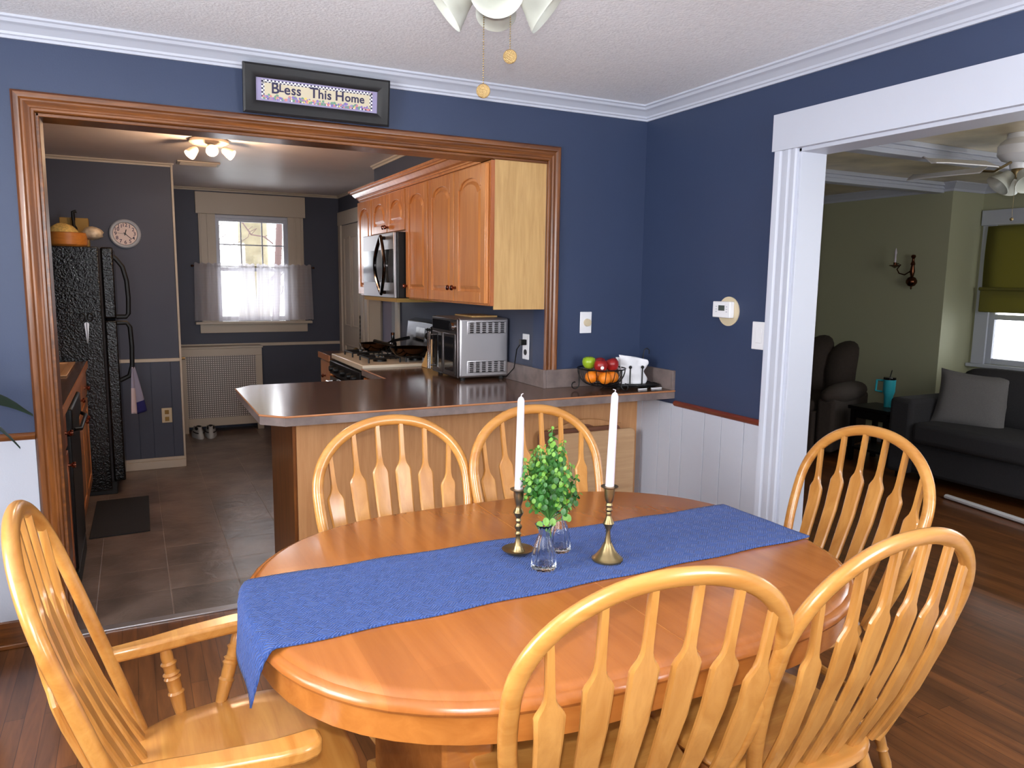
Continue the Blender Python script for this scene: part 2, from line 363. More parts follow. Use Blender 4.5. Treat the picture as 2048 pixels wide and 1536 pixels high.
def wall_with_holes(name, plane, p0, p1, a0, a1, z0, z1, holes, m, label):
    """wall slab; plane 'x' or 'y' at p0..p1, spanning a0..a1; holes (b0,b1,c0,c1)"""
    mb = MB(); xs = sorted({a0, a1, *[h[0] for h in holes], *[h[1] for h in holes]}); zs = sorted({z0, z1, *[h[2] for h in holes], *[h[3] for h in holes]})
    for i in range(len(xs)-1):
        for j in range(len(zs)-1):
            cx, cz = (xs[i]+xs[i+1])/2, (zs[j]+zs[j+1])/2
            if any(h[0] < cx < h[1] and h[2] < cz < h[3] for h in holes): continue
            if plane == 'y': mb.box(xs[i], xs[i+1], p0, p1, zs[j], zs[j+1])
            else: mb.box(p0, p1, xs[i], xs[i+1], zs[j], zs[j+1])
    return struct(mb.build(name, m, smooth=0, origin=(0, 0, 0)), label)
CZ = 2.392      # dining ceiling
# ------------------------------------------------------------------ setting: dining room
struct(B(-4.2, 4.4, -4.45, 0.02, -.1, 0).build('floor', 'floor_oak', smooth=0, origin=(0, 0, 0)), 'reddish brown oak strip floor of dining room')
struct(B(.14, 4.4, .02, 3.1, -.1, 0).build('floor_living', 'floor_oak', smooth=0, origin=(0, 0, 0)))
struct(B(-3.6, -.6, .02, 4.5, -.1, 0).build('floor_kitchen', 'floor_slate', smooth=0, origin=(.02, .04, 0)), 'grey brown slate tile kitchen floor')
struct(B(-4.2, .14, -4.45, .12, CZ, CZ+.1).build('ceiling', 'ceiling_white', smooth=0, origin=(0, 0, 0)), 'white textured dining ceiling')
struct(B(-3.6, 0, .12, 4.5, 2.30, 2.4).build('ceiling_kitchen', 'kitchen_ceiling', smooth=0, origin=(0, 0, 0)))
struct(B(.14, 4.4, -3.2, 3.1, 2.35, 2.45).build('ceiling_living', 'living_ceiling', smooth=0, origin=(0, 0, 0)))
OX0, OX1, OZ = -2.805, -.61, 2.072
wall_with_holes('wall_front', 'y', 0, .12, -4.2, 0, 0, CZ, [(OX0, OX1, 0, OZ)], 'wall_blue', 'blue wall with wide kitchen opening')
wall_with_holes('wall_right', 'x', 0, .14, -4.45, 3.1, 0, CZ, [(-2.75, -1.06, 0, 2.035)], 'wall_blue', 'blue wall with living room opening')
wall_with_holes('wall_back', 'y', -4.45, -4.33, -4.2, 0, 0, CZ, [(-1.05, -.19, 1.05, 2.2), (-3.35, -2.45, 1.05, 2.2)], 'wall_blue', 'blue wall behind the camera')
wall_with_holes('wall_left', 'x', -4.3, -4.2, -4.45, .12, 0, CZ, [(-2.7, -1.3, .9, 2.15)], 'wall_blue', 'blue wall left of the table')
for i, (x0, x1) in enumerate(((-1.05, -.19), (-3.35, -2.45))):
    f = MB()
    f.box(x0, x0+.05, -4.44, -4.34, 1.05, 2.2); f.box(x1-.05, x1, -4.44, -4.34, 1.05, 2.2); f.box(x0, x1, -4.44, -4.34, 1.05, 1.1); f.box(x0, x1, -4.44, -4.34, 2.15, 2.2); f.box(x0, x1, -4.41, -4.37, 1.6, 1.64)
    wo = struct(f.build('window_%d' % (4+i), 'trim_white')); B(x0+.05, x1-.05, -4.395, -4.39, 1.1, 2.15).build('pane', 'pane_glass', wo)
f = MB(); f.box(-4.29, -4.21, -2.7, -2.65, .9, 2.15); f.box(-4.29, -4.21, -1.35, -1.3, .9, 2.15); f.box(-4.29, -4.21, -2.7, -1.3, .9, .95); f.box(-4.29, -4.21, -2.7, -1.3, 2.1, 2.15)
wo = struct(f.build('window_6', 'trim_white')); B(-4.255, -4.25, -2.65, -1.35, .95, 2.1).build('pane', 'pane_glass', wo)
# crown moulding: u away from wall along ceiling, w down
crown = [(0, 0), (.075, 0), (.075, .008), (.066, .012), (.06, .022), (.052, .026), (.04, .03), (.028, .04), (.02, .046), (.018, .055), (.010, .058), (.010, .068), (0, .068)]
c = MB().sweep([(-4.2, 0, CZ), (0, 0, CZ), (0, -4.33, CZ), (-4.2, -4.33, CZ)], [(1, -1, 0), (-1, -1, 0), (-1, 1, 0), (1, 1, 0)], (0, 0, -1), crown, closed=True)
struct(c.build('trim_1', 'trim_white', smooth=25), 'white crown moulding')
# oak casing round the kitchen opening  (u outward, w toward room)
flute = [(0, .0), (0, .014), (.004, .019), (.012, .019), (.016, .014), (.022, .013), (.030, .017), (.038, .013), (.044, .013), (.050, .020), (.058, .022), (.066, .022), (.072, .016), (.075, .010), (.075, 0)]
P = [(OX0, 0, 0), (OX0, 0, OZ), (OX1, 0, OZ), (OX1, 0, 1.012)]; Ms = [(-1, 0, 0), (-1, 0, 1), (1, 0, 1), (1, 0, 0)]
cz_ = MB().sweep(P, Ms, (0, -1, 0), flute); cz_.mi = [1 if len(flute) <= i < 2*len(flute) else 0 for i in range(len(cz_.f))]
struct(cz_.build('trim_2', ['oak_dark_z', 'oak_dark'], smooth=25, origin=(0, 0, 0)), 'dark oak casing round kitchen opening')
struct(MB().box(OX0-.006, OX0+.012, -.006, .13, 0, OZ).box(OX0, OX1, -.006, .13, OZ-.014, OZ).build('trim_3', 'oak_dark', bevel=.003), 'dark oak jamb lining')
# threshold
struct(MB().box(OX0+.012, -1.95, -.018, .03, 0, .008).build('trim_4', 'steel', bevel=.002), 'silver threshold strip')
# wainscot + chair rails
RZ = .862
def wainscot(name, plane, at, a0, a1, z1, m, sgn, pitch=.13, z0=.0):
    mb = MB(); t = .008; a = a0; random.seed(3)
    ws = [.10, .15, .12, .17, .09]; i = 0
    while a < a1-1e-4:
        b_ = min(a+ws[i % 5]*(pitch/.13), a1); i += 1; g = .0016
        if plane == 'x': mb.box(at-(t if sgn < 0 else 0), at+(t if sgn > 0 else 0), a+g, b_-g, z0, z1)
        else: mb.box(a+g, b_-g, at-(t if sgn < 0 else 0), at+(t if sgn > 0 else 0), z0, z1)
        a = b_
    return struct(mb.build(name, m, smooth=0, origin=(0, 0, 0), bevel=.0012, bseg=1))
wainscot('wall_right_wainscot', 'x', 0, -.94, 0, RZ-.02, 'panel_white', -1)
wainscot('wall_right_wainscot_near', 'x', 0, -4.33, -2.86, RZ-.02, 'panel_white', -1)
wainscot('wall_front_wainscot', 'y', 0, -4.2, OX0-.075, RZ-.02, 'panel_white', -1, .4)
railp = [(0, 0), (.0, .03), (.006, .03), (.016, .022), (.02, .010), (.014, .004), (.008, 0)]
struct(MB().sweep([(0, -.335, RZ), (0, -.945, RZ)], [(-1, 0, 0)]*2, (0, 0, -1), railp).build('trim_5', 'rail_wood'), 'dark red chair rail on right wall')
struct(MB().sweep([(-4.2, 0, RZ), (OX0-.075, 0, RZ)], [(0, -1, 0)]*2, (0, 0, -1), railp).build('trim_6', 'oak_dark'), 'oak chair rail on left')
struct(MB().box(-4.2, OX0-.075, -.018, 0, 0, .11).box(-4.2, OX0-.075, -.03, 0, 0, .02).build('baseboard_left', 'oak_dark', bevel=.004), 'oak baseboard')
struct(MB().box(-.018, 0, -.945, 0, 0, .11).build('baseboard_right', 'trim_white', bevel=.004))
struct(MB().box(-1.87, -.02, -.028, -.02, 0, .0).box(-4.2, 0, -4.33, -4.31, 0, .12).build('baseboard_back', 'oak_dark'))
# white casing of the living room opening
YJ0, YJ1, JZ = -1.06, -2.75, 2.035
fl2 = [(0, 0), (0, .012), (.006, .018), (.016, .018), (.022, .010), (.036, .010), (.044, .017), (.060, .017), (.066, .010), (.082, .010), (.090, .018), (.108, .021), (.116, .021), (.120, .014), (.120, 0)]
struct(MB().sweep([(0, YJ0, 0), (0, YJ0, JZ)], [(0, 1, 0)]*2, (-1, 0, 0), fl2).sweep([(0, YJ1, 0), (0, YJ1, JZ)], [(0, -1, 0)]*2, (-1, 0, 0), fl2)
       .box(-.026, 0, YJ1-.13, YJ0+.128, JZ, JZ+.152).box(-.029, 0, YJ1-.0, YJ0+.0, JZ-.001, JZ+.010).build('trim_7', 'trim_white', smooth=25, origin=(0, 0, 0)), 'white casing of living room opening')
struct(MB().box(-.002, .145, YJ0-.016, YJ0+.002, 0, JZ).box(-.002, .145, YJ1-.002, YJ1+.016, 0, JZ).box(-.002, .145, YJ1, YJ0, JZ-.016, JZ+.002).build('trim_8', 'trim_white', bevel=.002), 'white jamb lining')

# ------------------------------------------------------------------ setting: kitchen
KX = -.60; KZ = 2.30; FY = 4.35; CY = 2.86; NX = -2.215
WX0, WX1, WZ0, WZ1 = -1.80, -1.09, 1.02, 2.06
wall_with_holes('wall_kitchen_far', 'y', FY, FY+.15, NX-.1, 0, 0, KZ, [(WX0, WX1, WZ0, WZ1)], 'kitchen_blue', 'dark slate blue wall with window')
struct(B(-3.6, NX, CY, FY+.15, 0, KZ).build('wall_kitchen_clock', 'kitchen_blue', smooth=0, origin=(0, 0, 0)), 'dark slate wall with clock')
struct(B(-3.6, -3.46, .12, CY, 0, KZ).build('wall_kitchen_left', 'kitchen_blue', smooth=0))
DY0, DY1 = 2.47, 3.28      # open doorway
wall_with_holes('wall_kitchen_right', 'x', KX, KX+.1, .12, FY, 0, KZ, [(DY0, DY1, 0, 2.03), (3.50, 4.22, 0, 2.0)], 'kitchen_blue', 'dark slate wall behind stove')
struct(B(KX-.0, 0, 0.001, .12, 0, 1.0).build('wall_kitchen_stub', 'wall_blue', smooth=0))
struct(MB().box(-.87, KX, .12, 2.16, 2.06+.075, KZ).build('wall_kitchen_soffit', 'kitchen_blue', smooth=0))
sm = [(0, 0), (.022, 0), (.020, .008), (.010, .014), (.008, .026), (0, .026)]
struct(MB().sweep([(-.87, .12, KZ), (-.87, 2.16, KZ), (KX, 2.16, KZ), (KX, FY, KZ), (NX, FY, KZ), (NX, CY, KZ), (-3.46, CY, KZ)],
       [(-1, 0, 0), (-1, 1, 0), (-1, 1, 0), (-1, -1, 0), (1, -1, 0), (1, -1, 0), (0, -1, 0)], (0, 0, -1), sm).build('trim_9', 'trim_cream', smooth=25), 'thin moulding at kitchen ceiling')
struct(MB().box(NX-.002, NX+.014, CY-.014, CY+.012, 0, KZ).build('trim_10', 'trim_cream', bevel=.003), 'cream corner bead')
struct(MB().box(-3.46, NX, CY-.016, CY, .826, .852).box(-.6, NX, FY-.016, FY, .80, .83).box(NX, NX+.016, CY, FY, .80, .826).build('trim_11', 'trim_cream', bevel=.003), 'cream kitchen chair rail')
wainscot('wall_kitchen_wainscot', 'y', CY, -2.72, NX, .826, 'kitchen_blue', -1, .105)
struct(MB().box(-3.0, NX+.012, CY-.024, CY, 0, .062).box(-3.0, NX+.008, CY-.016, CY, .062, .085).build('baseboard_kitchen', 'trim_cream', bevel=.004), 'cream kitchen baseboard')
# kitchen window
f = MB()
f.box(WX0-.13, WX0+.02, FY-.022, FY, WZ0, 2.062); f.box(WX1-.02, WX1+.13, FY-.022, FY, WZ0, 2.062)
for xx in (WX0-.11, WX0-.05, WX1+.05, WX1+.11): f.box(xx-.008, xx+.008, FY-.03, FY-.0221, WZ0, 2.062)
f.box(WX0-.15, WX1+.15, FY-.034, FY, 2.062, 2.262)
wk = struct(f.build('window_1', 'trim_cream', bevel=.003), 'kitchen window with half curtains')
MB().box(WX0-.19, WX1+.19, FY-.07, FY+.05, 1.02, 1.045).build('stool', 'trim_cream', wk, bevel=.004)
MB().box(WX0-.15, WX1+.15, FY-.025, FY, .935, 1.02).build('apron', 'trim_cream', wk, bevel=.004)
f = MB()
for (u, d0, d1) in ((.0, 0, .06), (.028, .02, .08)):
    f.box(WX0+u, WX0+u+.03, FY+d0, FY+d1, 1.045, WZ1-u); f.box(WX1-u-.03, WX1-u, FY+d0, FY+d1, 1.045, WZ1-u); f.box(WX0+u+.03, WX1-u-.03, FY+d0, FY+d1, WZ1-u-.03, WZ1-u)
f.box(WX0+.058, WX1-.058, FY+.05, FY+.08, 1.045, 1.09); f.box(WX0+.058, WX1-.058, FY+.04, FY+.075, 1.53, 1.565)
sash = f.build('sash', 'trim_white', wk, bevel=.003); 
f = MB(); gx0, gx1, gz0, gz1 = WX0+.058, WX1-.058, 1.565, WZ1-.058
for k in (1, 2): xx = gx0+(gx1-gx0)*k/3; f.box(xx-.006, xx+.006, FY+.058, FY+.07, gz0, gz1)
zz = (gz0+gz1)/2; f.box(gx0, gx1, FY+.057, FY+.069, zz-.006, zz+.006)
f.build('grille', 'trim_white', wk); B(gx0, gx1, FY+.072, FY+.075, 1.09, gz1).build('pane', 'pane_glass', wk)
# curtains
def curtain(x0, x1, name, label, ph):
    def fn(u, v):
        z = 1.60 - v*.545
        x = x0+(x1-x0)*u + (u-.5)*.03*v*(1 if x0 > -1.4 else 1)
        a = .006+.014*v if v > .1 else .010
        y = FY-.080 + a*sin(u*34+ph+1.2*sin(u*5))*.9 + .003*sin(u*70)
        if v > .96: z += .004*abs(sin(u*90))
        if v < .02: z += .006*sin(u*60)
        return (x, y, z)
    o = MB().grid(fn, 90, 24).build(name, 'curtain', smooth=60); tag(o, label, 'curtain', 'half curtains at the kitchen window'); return o
curtain(-1.985, -1.445, 'curtain', 'sheer white checked half curtain, left panel of the kitchen window', 0)
curtain(-1.425, -.905, 'curtain', 'sheer white checked half curtain, right panel of the kitchen window', 2)
t = thing('curtain_rod', 'thin dark rod carrying the half curtains across kitchen window', 'curtain rod', (-1.44, FY-.062, 1.57))
MB().tube([(-2.0, FY-.062, 1.573), (-.88, FY-.062, 1.573)], .005).build('rod', 'bronze', t)
for x in (-2.003, -.877):
    MB().sphere((x, FY-.062, 1.573), .011).tube([(x, FY-.05, 1.573), (x, FY, 1.573)], .004).build('finial', 'bronze', t)
# doors on the kitchen right wall
f = MB().box(KX-.02, KX, 3.41, 3.50, 0, 2.09).box(KX-.02, KX, 4.22, 4.31, 0, 2.09).box(KX-.022, KX, 3.40, 4.32, 2.0, 2.13)
f.box(KX-.02, KX, 3.28, 3.37, 0, 2.03).box(KX-.02, KX, 2.39, 2.47, 0, 2.03).box(KX-.022, KX, 2.38, 3.38, 2.03, 2.14)
struct(f.build('trim_12', 'trim_cream', bevel=.003), 'cream door casings')
d = MB().box(KX-.004, KX+.035, 3.505, 4.215, .01, 1.995)
struct(MB().box(-.604, -.498, 3.262, 3.2805, 0, 2.028).box(-.604, -.498, 2.4695, 2.488, 0, 2.028).box(-.604, -.498, 2.488, 3.262, 2.012, 2.0305).build('trim_14', 'trim_cream'), 'cream doorway jamb')
dd = struct(d.build('door_1', 'trim_cream', bevel=.002), 'cream panelled door beside the kitchen window')
f = MB()
for (y0, y1, z0, z1) in ((3.60, 3.83, 1.0, 1.88), (3.89, 4.12, 1.0, 1.88), (3.60, 4.12, .15, .82)):
    f.sweep([(KX-.004, y0, z0), (KX-.004, y0, z1), (KX-.004, y1, z1), (KX-.004, y1, z0)], [(0, 1, 1), (0, 1, -1), (0, -1, -1), (0, -1, 1)], (-1, 0, 0), [(0, 0), (0, .006), (.012, .010), (.02, .003), (.02, 0)], closed=True)
f.build('panel_moulding', 'trim_cream', dd)
k = MB().sphere((KX-.05, 3.575, .80), .026).tube([(KX, 3.575, .80), (KX-.04, 3.575, .80)], .01).box(KX-.008, KX, 3.555, 3.595, .70, .92)
k.build('door_knob', 'brass', dd)
MB().tube([(KX-.012, 3.55, 1.13-.02*i) for i in range(12)], [.004, .006]*6).build('key_chain', 'black_iron', dd)
struct(MB().box(-.05, -.02, 2.2, 3.5, 0, 2.3).build('wall_hall', 'lavender', smooth=0)); struct(MB().box(-.455, -.37, 3.335, 3.349, .01, 2.1).build('wall_hall_panel', 'lavender', smooth=0)); struct(MB().box(-.37, -.285, 3.335, 3.349, .01, 2.1).build('wall_hall_panel_grey', 'clock_rim', smooth=0)); struct(MB().box(-.5, -.02, 3.35, 3.4, 0, 2.3).box(-.5, -.05, 2.35, 2.40, 0, 2.3).build('wall_hall_side', 'trim_cream', smooth=0))
struct(B(-.6, 0, 2.3, 3.5, -.1, 0).build('floor_hall', 'floor_slate', smooth=0))
d = struct(MB().box(-.22, -.185, 2.55, 2.80, .01, 2.0).build('door_2', 'trim_cream', bevel=.003), 'cream door leaf standing open in the hall')
MB().box(-.222, -.2185, 2.60, 2.76, .3, 1.8).build('panel', 'lavender', d)
# radiator cover under the window
rc = thing('radiator_cover', 'cream radiator cover with perforated metal grille beneath kitchen window', 'radiator cover', (-1.79, 4.25, 0))
f = MB().box(-2.16, -2.10, 4.15, 4.17, 0, .73).box(-1.48, -1.42, 4.15, 4.17, 0, .73).box(-2.16, -1.42, 4.15, 4.17, .73, .80).box(-2.10, -1.48, 4.15, 4.17, .06, .14)
f.box(-2.16, -2.145, 4.1705, 4.335, .0, .799).box(-1.435, -1.42, 4.1705, 4.335, .0, .799).build('frame', 'trim_cream', rc, bevel=.003)
B(-2.17, -1.41, 4.14, 4.335, .80, .818).build('top', 'trim_cream', rc, bevel=.004)
def perf():
    m, nt, N, L, b = newmat('perforated')
    tc = N.new('ShaderNodeTexCoord'); mp = N.new('ShaderNodeMapping'); mp.inputs['Rotation'].default_value = (pi/2, 0, 0); mp.inputs['Scale'].default_value = (50, 50, 50)
    L.new(tc.outputs['Object'], mp.inputs[0]); fr = N.new('ShaderNodeVectorMath'); fr.operation = 'FRACTION'; L.new(mp.outputs[0], fr.inputs[0])
    sx = N.new('ShaderNodeSeparateXYZ'); L.new(fr.outputs[0], sx.inputs[0])
    def dist(o):
        a = N.new('ShaderNodeMath'); a.operation = 'SUBTRACT'; a.inputs[1].default_value = .5; L.new(o, a.inputs[0])
        p = N.new('ShaderNodeMath'); p.operation = 'MULTIPLY'; L.new(a.outputs[0], p.inputs[0]); L.new(a.outputs[0], p.inputs[1]); return p.outputs[0]
    s_ = N.new('ShaderNodeMath'); s_.operation = 'ADD'; L.new(dist(sx.outputs[0]), s_.inputs[0]); L.new(dist(sx.outputs[1]), s_.inputs[1])
    g = N.new('ShaderNodeMath'); g.operation = 'LESS_THAN'; g.inputs[1].default_value = .085; L.new(s_.outputs[0], g.inputs[0])
    mx = N.new('ShaderNodeMix'); mx.data_type = 'RGBA'; L.new(g.outputs[0], mx.inputs[0]); mx.inputs[6].default_value = srgb(132, 124, 120); mx.inputs[7].default_value = srgb(232, 226, 220)
    L.new(mx.outputs[2], b.inputs['Base Color']); b.inputs['Roughness'].default_value = .5
perf()
B(-2.10, -1.48, 4.155, 4.163, .14, .73).build('grille', 'perforated', rc)
MB().tube([(-2.20, 4.13, .72), (-2.11, 4.13, .72)], .012).build('valve', 'brass', rc)
# ------------------------------------------------------------------ kitchen cabinets
def door_panel(mb, face, a0, a1, z0, z1, out=-1, arch=True, plane='x', th=.022):
    """framed raised panel door on plane x=face; outward direction out"""
    def bx(d0, d1, b0, b1, c0, c1):
        lo, hi = sorted((face+out*d0, face+out*d1)); mb.box(lo, hi, b0, b1, c0, c1)
    fw = min(.055, (a1-a0)*.2); bx(0, th*.55, a0, a1, z0, z1)
    bx(th*.5, th, a0, a0+fw, z0, z1); bx(th*.5, th, a1-fw, a1, z0, z1); bx(th*.5, th, a0+fw, a1-fw, z0, z0+fw)
    A0, A1 = a0+fw, a1-fw; n = 12
    zt = z1-fw; dip = min(.048, (A1-A0)*.24) if arch else 0
    pts = [(A0, z1), (A1, z1), (A1, zt-dip)]+[(A1-(A1-A0)*(.06+.88*i/n), zt-dip+dip*sqrt(max(0, 1-(2*i/n-1)**2))) for i in range(0, n+1)]+[(A0, zt-dip)]
    mb.prism(pts, face+out*th*.5, face+out*th, 'x')
    g = .012
    pts = [(A0+g, z0+fw+g), (A1-g, z0+fw+g), (A1-g, zt-dip-g)]+[(A1-g-(A1-A0-2*g)*(.06+.88*i/n), zt-dip-g+dip*sqrt(max(0, 1-(2*i/n-1)**2))) for i in range(0, n+1)]+[(A0+g, zt-dip-g)]
    g2 = .03
    q = [(A0+g2, z0+fw+g2), (A1-g2, z0+fw+g2), (A1-g2, zt-dip-g2)]+[(A1-g2-(A1-A0-2*g2)*(.06+.88*i/n), zt-dip-g2+dip*sqrt(max(0, 1-(2*i/n-1)**2))) for i in range(0, n+1)]+[(A0+g2, zt-dip-g2)]
    N_ = len(pts); x1_, x2_ = face+out*th*.5, face+out*th*.95
    vs = [(x1_, *p) for p in pts]+[(x2_, *p) for p in q]
    mb._add(vs, [(i, (i+1) % N_, N_+(i+1) % N_, N_+i) for i in range(N_)]+[tuple(range(N_, 2*N_))])
    return mb
def knob(parent, x, y, z, out=-1, r=.014, m='copper_knob'):
    T = Matrix.Translation((x, y, z)) @ Matrix.Rotation(out*pi/2, 4, 'Y')
    return MB().lathe([(.008, 0), (.006, .010), (.007, .014), (r, .020), (r*1.05, .026), (r*.8, .032), (.0001, .034)], n=16, T=T).build('knob', m, parent)
UF = -.92
def upper(y0, y1, z0, z1, doors, label, knobs):
    t = thing('upper_cabinet', label, 'cabinet', (-.76, (y0+y1)/2, z0), 'maple upper cabinets on the right kitchen wall')
    B(UF+.002, KX, y0, y1, z0, z1).build('body', 'maple', t, bevel=.002)
    for i, (a, b_) in enumerate(doors):
        dr = door_panel(MB(), UF, a, b_, z0+.012, z1-.012).build('door', 'maple', t, bevel=.0025, smooth=18)
        kn = knobs[i]
        if kn: knob(dr, UF-.022, kn[0], kn[1])
    return t
UZ0, UZ1 = 1.345, 2.055
u = upper(.012, .83, UZ0, UZ1, [(.025, .425), (.435, .825)], 'double door maple wall cabinet nearest the dining room, pale side panel', [(.40, 1.43), (.46, 1.43)])
B(UF+.02, KX, .004, .012, UZ0-.018, UZ1+.012).build('side_panel', 'ply_light', u); part_label(bpy.data.objects[-1] if False else u.children[-1], 'pale unfinished plywood side panel')
B(UF, UF+.02, .003, .012, UZ0, UZ1).build('stile', 'maple_red', u)
upper(.832, 1.245, UZ0, UZ1, [(.845, 1.235)], 'single door maple wall cabinet right of the microwave', [(1.21, 1.43)])
upper(1.247, 2.00, 1.775, UZ1, [(1.258, 1.62), (1.63, 1.992)], 'short double door maple cabinet directly above the microwave', [(1.60, 1.82), (1.65, 1.82)])
upper(2.002, 2.38, UZ0, UZ1, [(2.012, 2.37)], 'single door maple cabinet left of the microwave beside doorway', [None])
cr = [(0, 0), (.008, 0), (.008, .012), (.016, .014), (.016, .022), (.030, .028), (.044, .044), (.048, .052), (.060, .054), (.060, .062), (.072, .064), (.072, .078), (0, .078)]
o = MB().sweep([(UF, .125, UZ1), (UF, 2.38, UZ1), (KX, 2.38, UZ1)], [(-1, 0, 0), (-1, 1, 0), (0, 1, 0)], (0, 0, 1), cr).build('cabinet_crown_moulding', 'maple', smooth=25)
tag(o, 'stepped maple crown moulding running along the top of the wall cabinets', 'moulding')
# microwave
mwv = thing('microwave', 'stainless over-range microwave with oval chrome handle above the stove', 'microwave', (-.8, 1.62, 1.345))
B(-.985, KX, 1.252, 1.998, 1.35, 1.772).build('body', 'black', mwv, bevel=.004)
B(-1.005, -.985, 1.285, 1.998, 1.35, 1.772).build('front', 'steel', mwv, bevel=.004)
B(-1.0065, -1.004, 1.29, 1.995, 1.45, 1.665).build('window', 'mirror_dark', mwv)
n = 24; pts = [(-1.035-.012*sin(pi*i/n), 1.47+.105*sin(pi*i/n), 1.375+.375*i/n) for i in range(n+1)]+[(-1.035-.012*sin(pi*i/n), 1.47-.105*sin(pi*i/n), 1.375+.375*i/n) for i in range(n-1, 0, -1)]
hd = MB().tube(pts, .012, closed=True, n=8, up=(1, 0, 0)); hd.tube([(-1.0, 1.47, 1.385), (-1.036, 1.47, 1.385)], .012); hd.tube([(-1.0, 1.47, 1.74), (-1.036, 1.47, 1.74)], .012)
hd.build('handle', 'handle_dark', mwv)
B(-1.0, KX, 1.25, 2.0, 1.325, 1.35).build('hood_light_strip', 'box_tan', mwv)
# base cabinets right side, counter L
struct(MB().box(-1.885, -.008, -.012, -.0005, 0, .872).build('wall_peninsula', 'ply_mid', smooth=0), 'pale maple plywood back of the peninsula')
pb = thing('base_cabinet', 'maple base cabinet forming the open end of the peninsula', 'cabinet', (-1.9, .35, 0), 'maple base cabinets')
B(-1.885, -1.27, .013, .60, .0, .875).build('body', 'maple_red', pb, bevel=.003)
B(-1.90, -1.887, .002, .60, 0, .875).build('end_panel', 'oak_dark_z', pb)
rb = thing('base_cabinet', 'maple base cabinet under the counter between peninsula and stove', 'cabinet', (-.93, .88, 0), 'maple base cabinets')
B(-1.23, KX, .61, 1.175, .0, .875).build('body', 'maple_red', rb, bevel=.003)
dr = door_panel(MB(), -1.23, .66, 1.16, .12, .70, arch=False).build('door', 'maple', rb, bevel=.002, smooth=18); knob(dr, -1.248, .72, .62)
dr = B(-1.248, -1.23, .66, 1.16, .72, .86).build('drawer', 'maple', rb, bevel=.003); knob(dr, -1.248, .91, .79)
fb = thing('base_cabinet', 'narrow maple base cabinet on the far side of the stove', 'cabinet', (-.93, 2.2, 0), 'maple base cabinets')
B(-1.23, KX, 2.03, 2.38, 0, .875).build('body', 'maple_red', fb, bevel=.003)
for j in range(3):
    q = B(-1.248, -1.23, 2.045, 2.365, .15+.245*j, .37+.245*j).build('drawer', 'maple', fb, bevel=.004); knob(q, -1.248, 2.2, .26+.245*j)
# countertop with clipped corner
CT0, CT1 = .872, .915
yf = -.3245
outl = [(0, yf), (-1.985, yf), (-2.072, -.236), (-2.072, .56), (-1.985, .66), (-1.255, .66), (-1.255, 1.178), (KX, 1.178), (KX, 0), (0, 0)]
ct = MB().prism(outl, CT0, CT1-.006)
ctop = ct.build('countertop', 'laminate_edge', smooth=20); tag(ctop, 'long brown laminate peninsula countertop with clipped corner and slate edge', 'countertop')
MB().prism(outl, CT1-.006, CT1).build('surface', 'laminate', ctop, smooth=20)
f = MB(); 
for a, b_ in zip(outl[:7], outl[1:7]):
    a = Vector((*a, 0)); b_ = Vector((*b_, 0)); dv = (b_-a).normalized(); nn = Vector((dv.y, -dv.x, 0)); nn = nn if (nn.y <= 0 or nn.x < 0) else nn
    f.tube([(a.x, a.y, CT1-.0045), (b_.x, b_.y, CT1-.0045)], .0046, n=6)
f.build('edge_strip', 'edge_wood', ctop)
bs = MB().box(KX+.001, 0, -.018, 0, CT1, 1.012).box(-.018, 0, yf, -.018, CT1, 1.018).box(KX-.018, KX+.0005, -.018, 1.178, CT1, 1.012)
part_label(bs.build('backsplash', 'laminate_edge', ctop, bevel=.002), 'mottled slate patterned backsplash')
o = B(-1.255, KX, 2.03, 2.39, CT0, CT1).build('countertop', 'laminate', bevel=.003); tag(o, 'short piece of brown countertop on the far side of the stove', 'countertop')
B(-1.262, -1.255, 2.03, 2.39, CT0, CT1).build('edge_strip', 'edge_wood', o)
# left side run
lf = -2.832
c1 = thing('base_cabinet', 'maple base cabinet with stacked doors beside the dining room jamb', 'cabinet', (-3.1, .3, 0), 'maple base cabinets')
B(-3.45, lf, .135, .50, .1, .872).build('body', 'maple_red', c1, bevel=.002); B(-3.45, lf-.05, .135, .50, 0, .1).build('toe_kick', 'black_matte', c1)
q = B(lf, lf+.02, .145, .49, .70, .85).build('drawer', 'maple_red', c1, bevel=.004); knob(q, lf+.02, .40, .775, 1)
q = door_panel(MB(), lf, .145, .49, .12, .68, out=1, arch=False, th=.02).build('door', 'maple_red', c1, bevel=.002); knob(q, lf+.02, .44, .62, 1)
dw = thing('dishwasher', 'black dishwasher with curved door between the left base cabinets', 'dishwasher', (-3.1, .8, 0))
B(-3.45, lf, .505, 1.105, .0, .870).build('body', 'black', dw, bevel=.003)
f = MB().prism([(lf, .10), (lf+.03, .10), (lf+.034, .5), (lf+.034, .74), (lf, .74)], .51, 1.10, 'y'); f.build('door', 'black', dw, bevel=.006)
B(lf, lf+.045, .51, 1.10, .75, .866).build('control_panel', 'black', dw, bevel=.01)
MB().tube([(lf+.045, .56, .76), (lf+.07, .60, .755), (lf+.07, 1.0, .755), (lf+.045, 1.05, .76)], .009).build('handle', 'black', dw)
B(lf-.02, lf+.03, .51, 1.10, 0, .09).build('kick_plate', 'black_matte', dw, bevel=.004)
c2 = thing('base_cabinet', 'maple sink base cabinet next to the refrigerator', 'cabinet', (-3.1, 1.65, 0), 'maple base cabinets')
B(-3.45, lf, 1.11, 2.19, .1, .872).build('body', 'maple_red', c2, bevel=.002); B(-3.45, lf-.05, 1.11, 2.19, 0, .1).build('toe_kick', 'black_matte', c2)
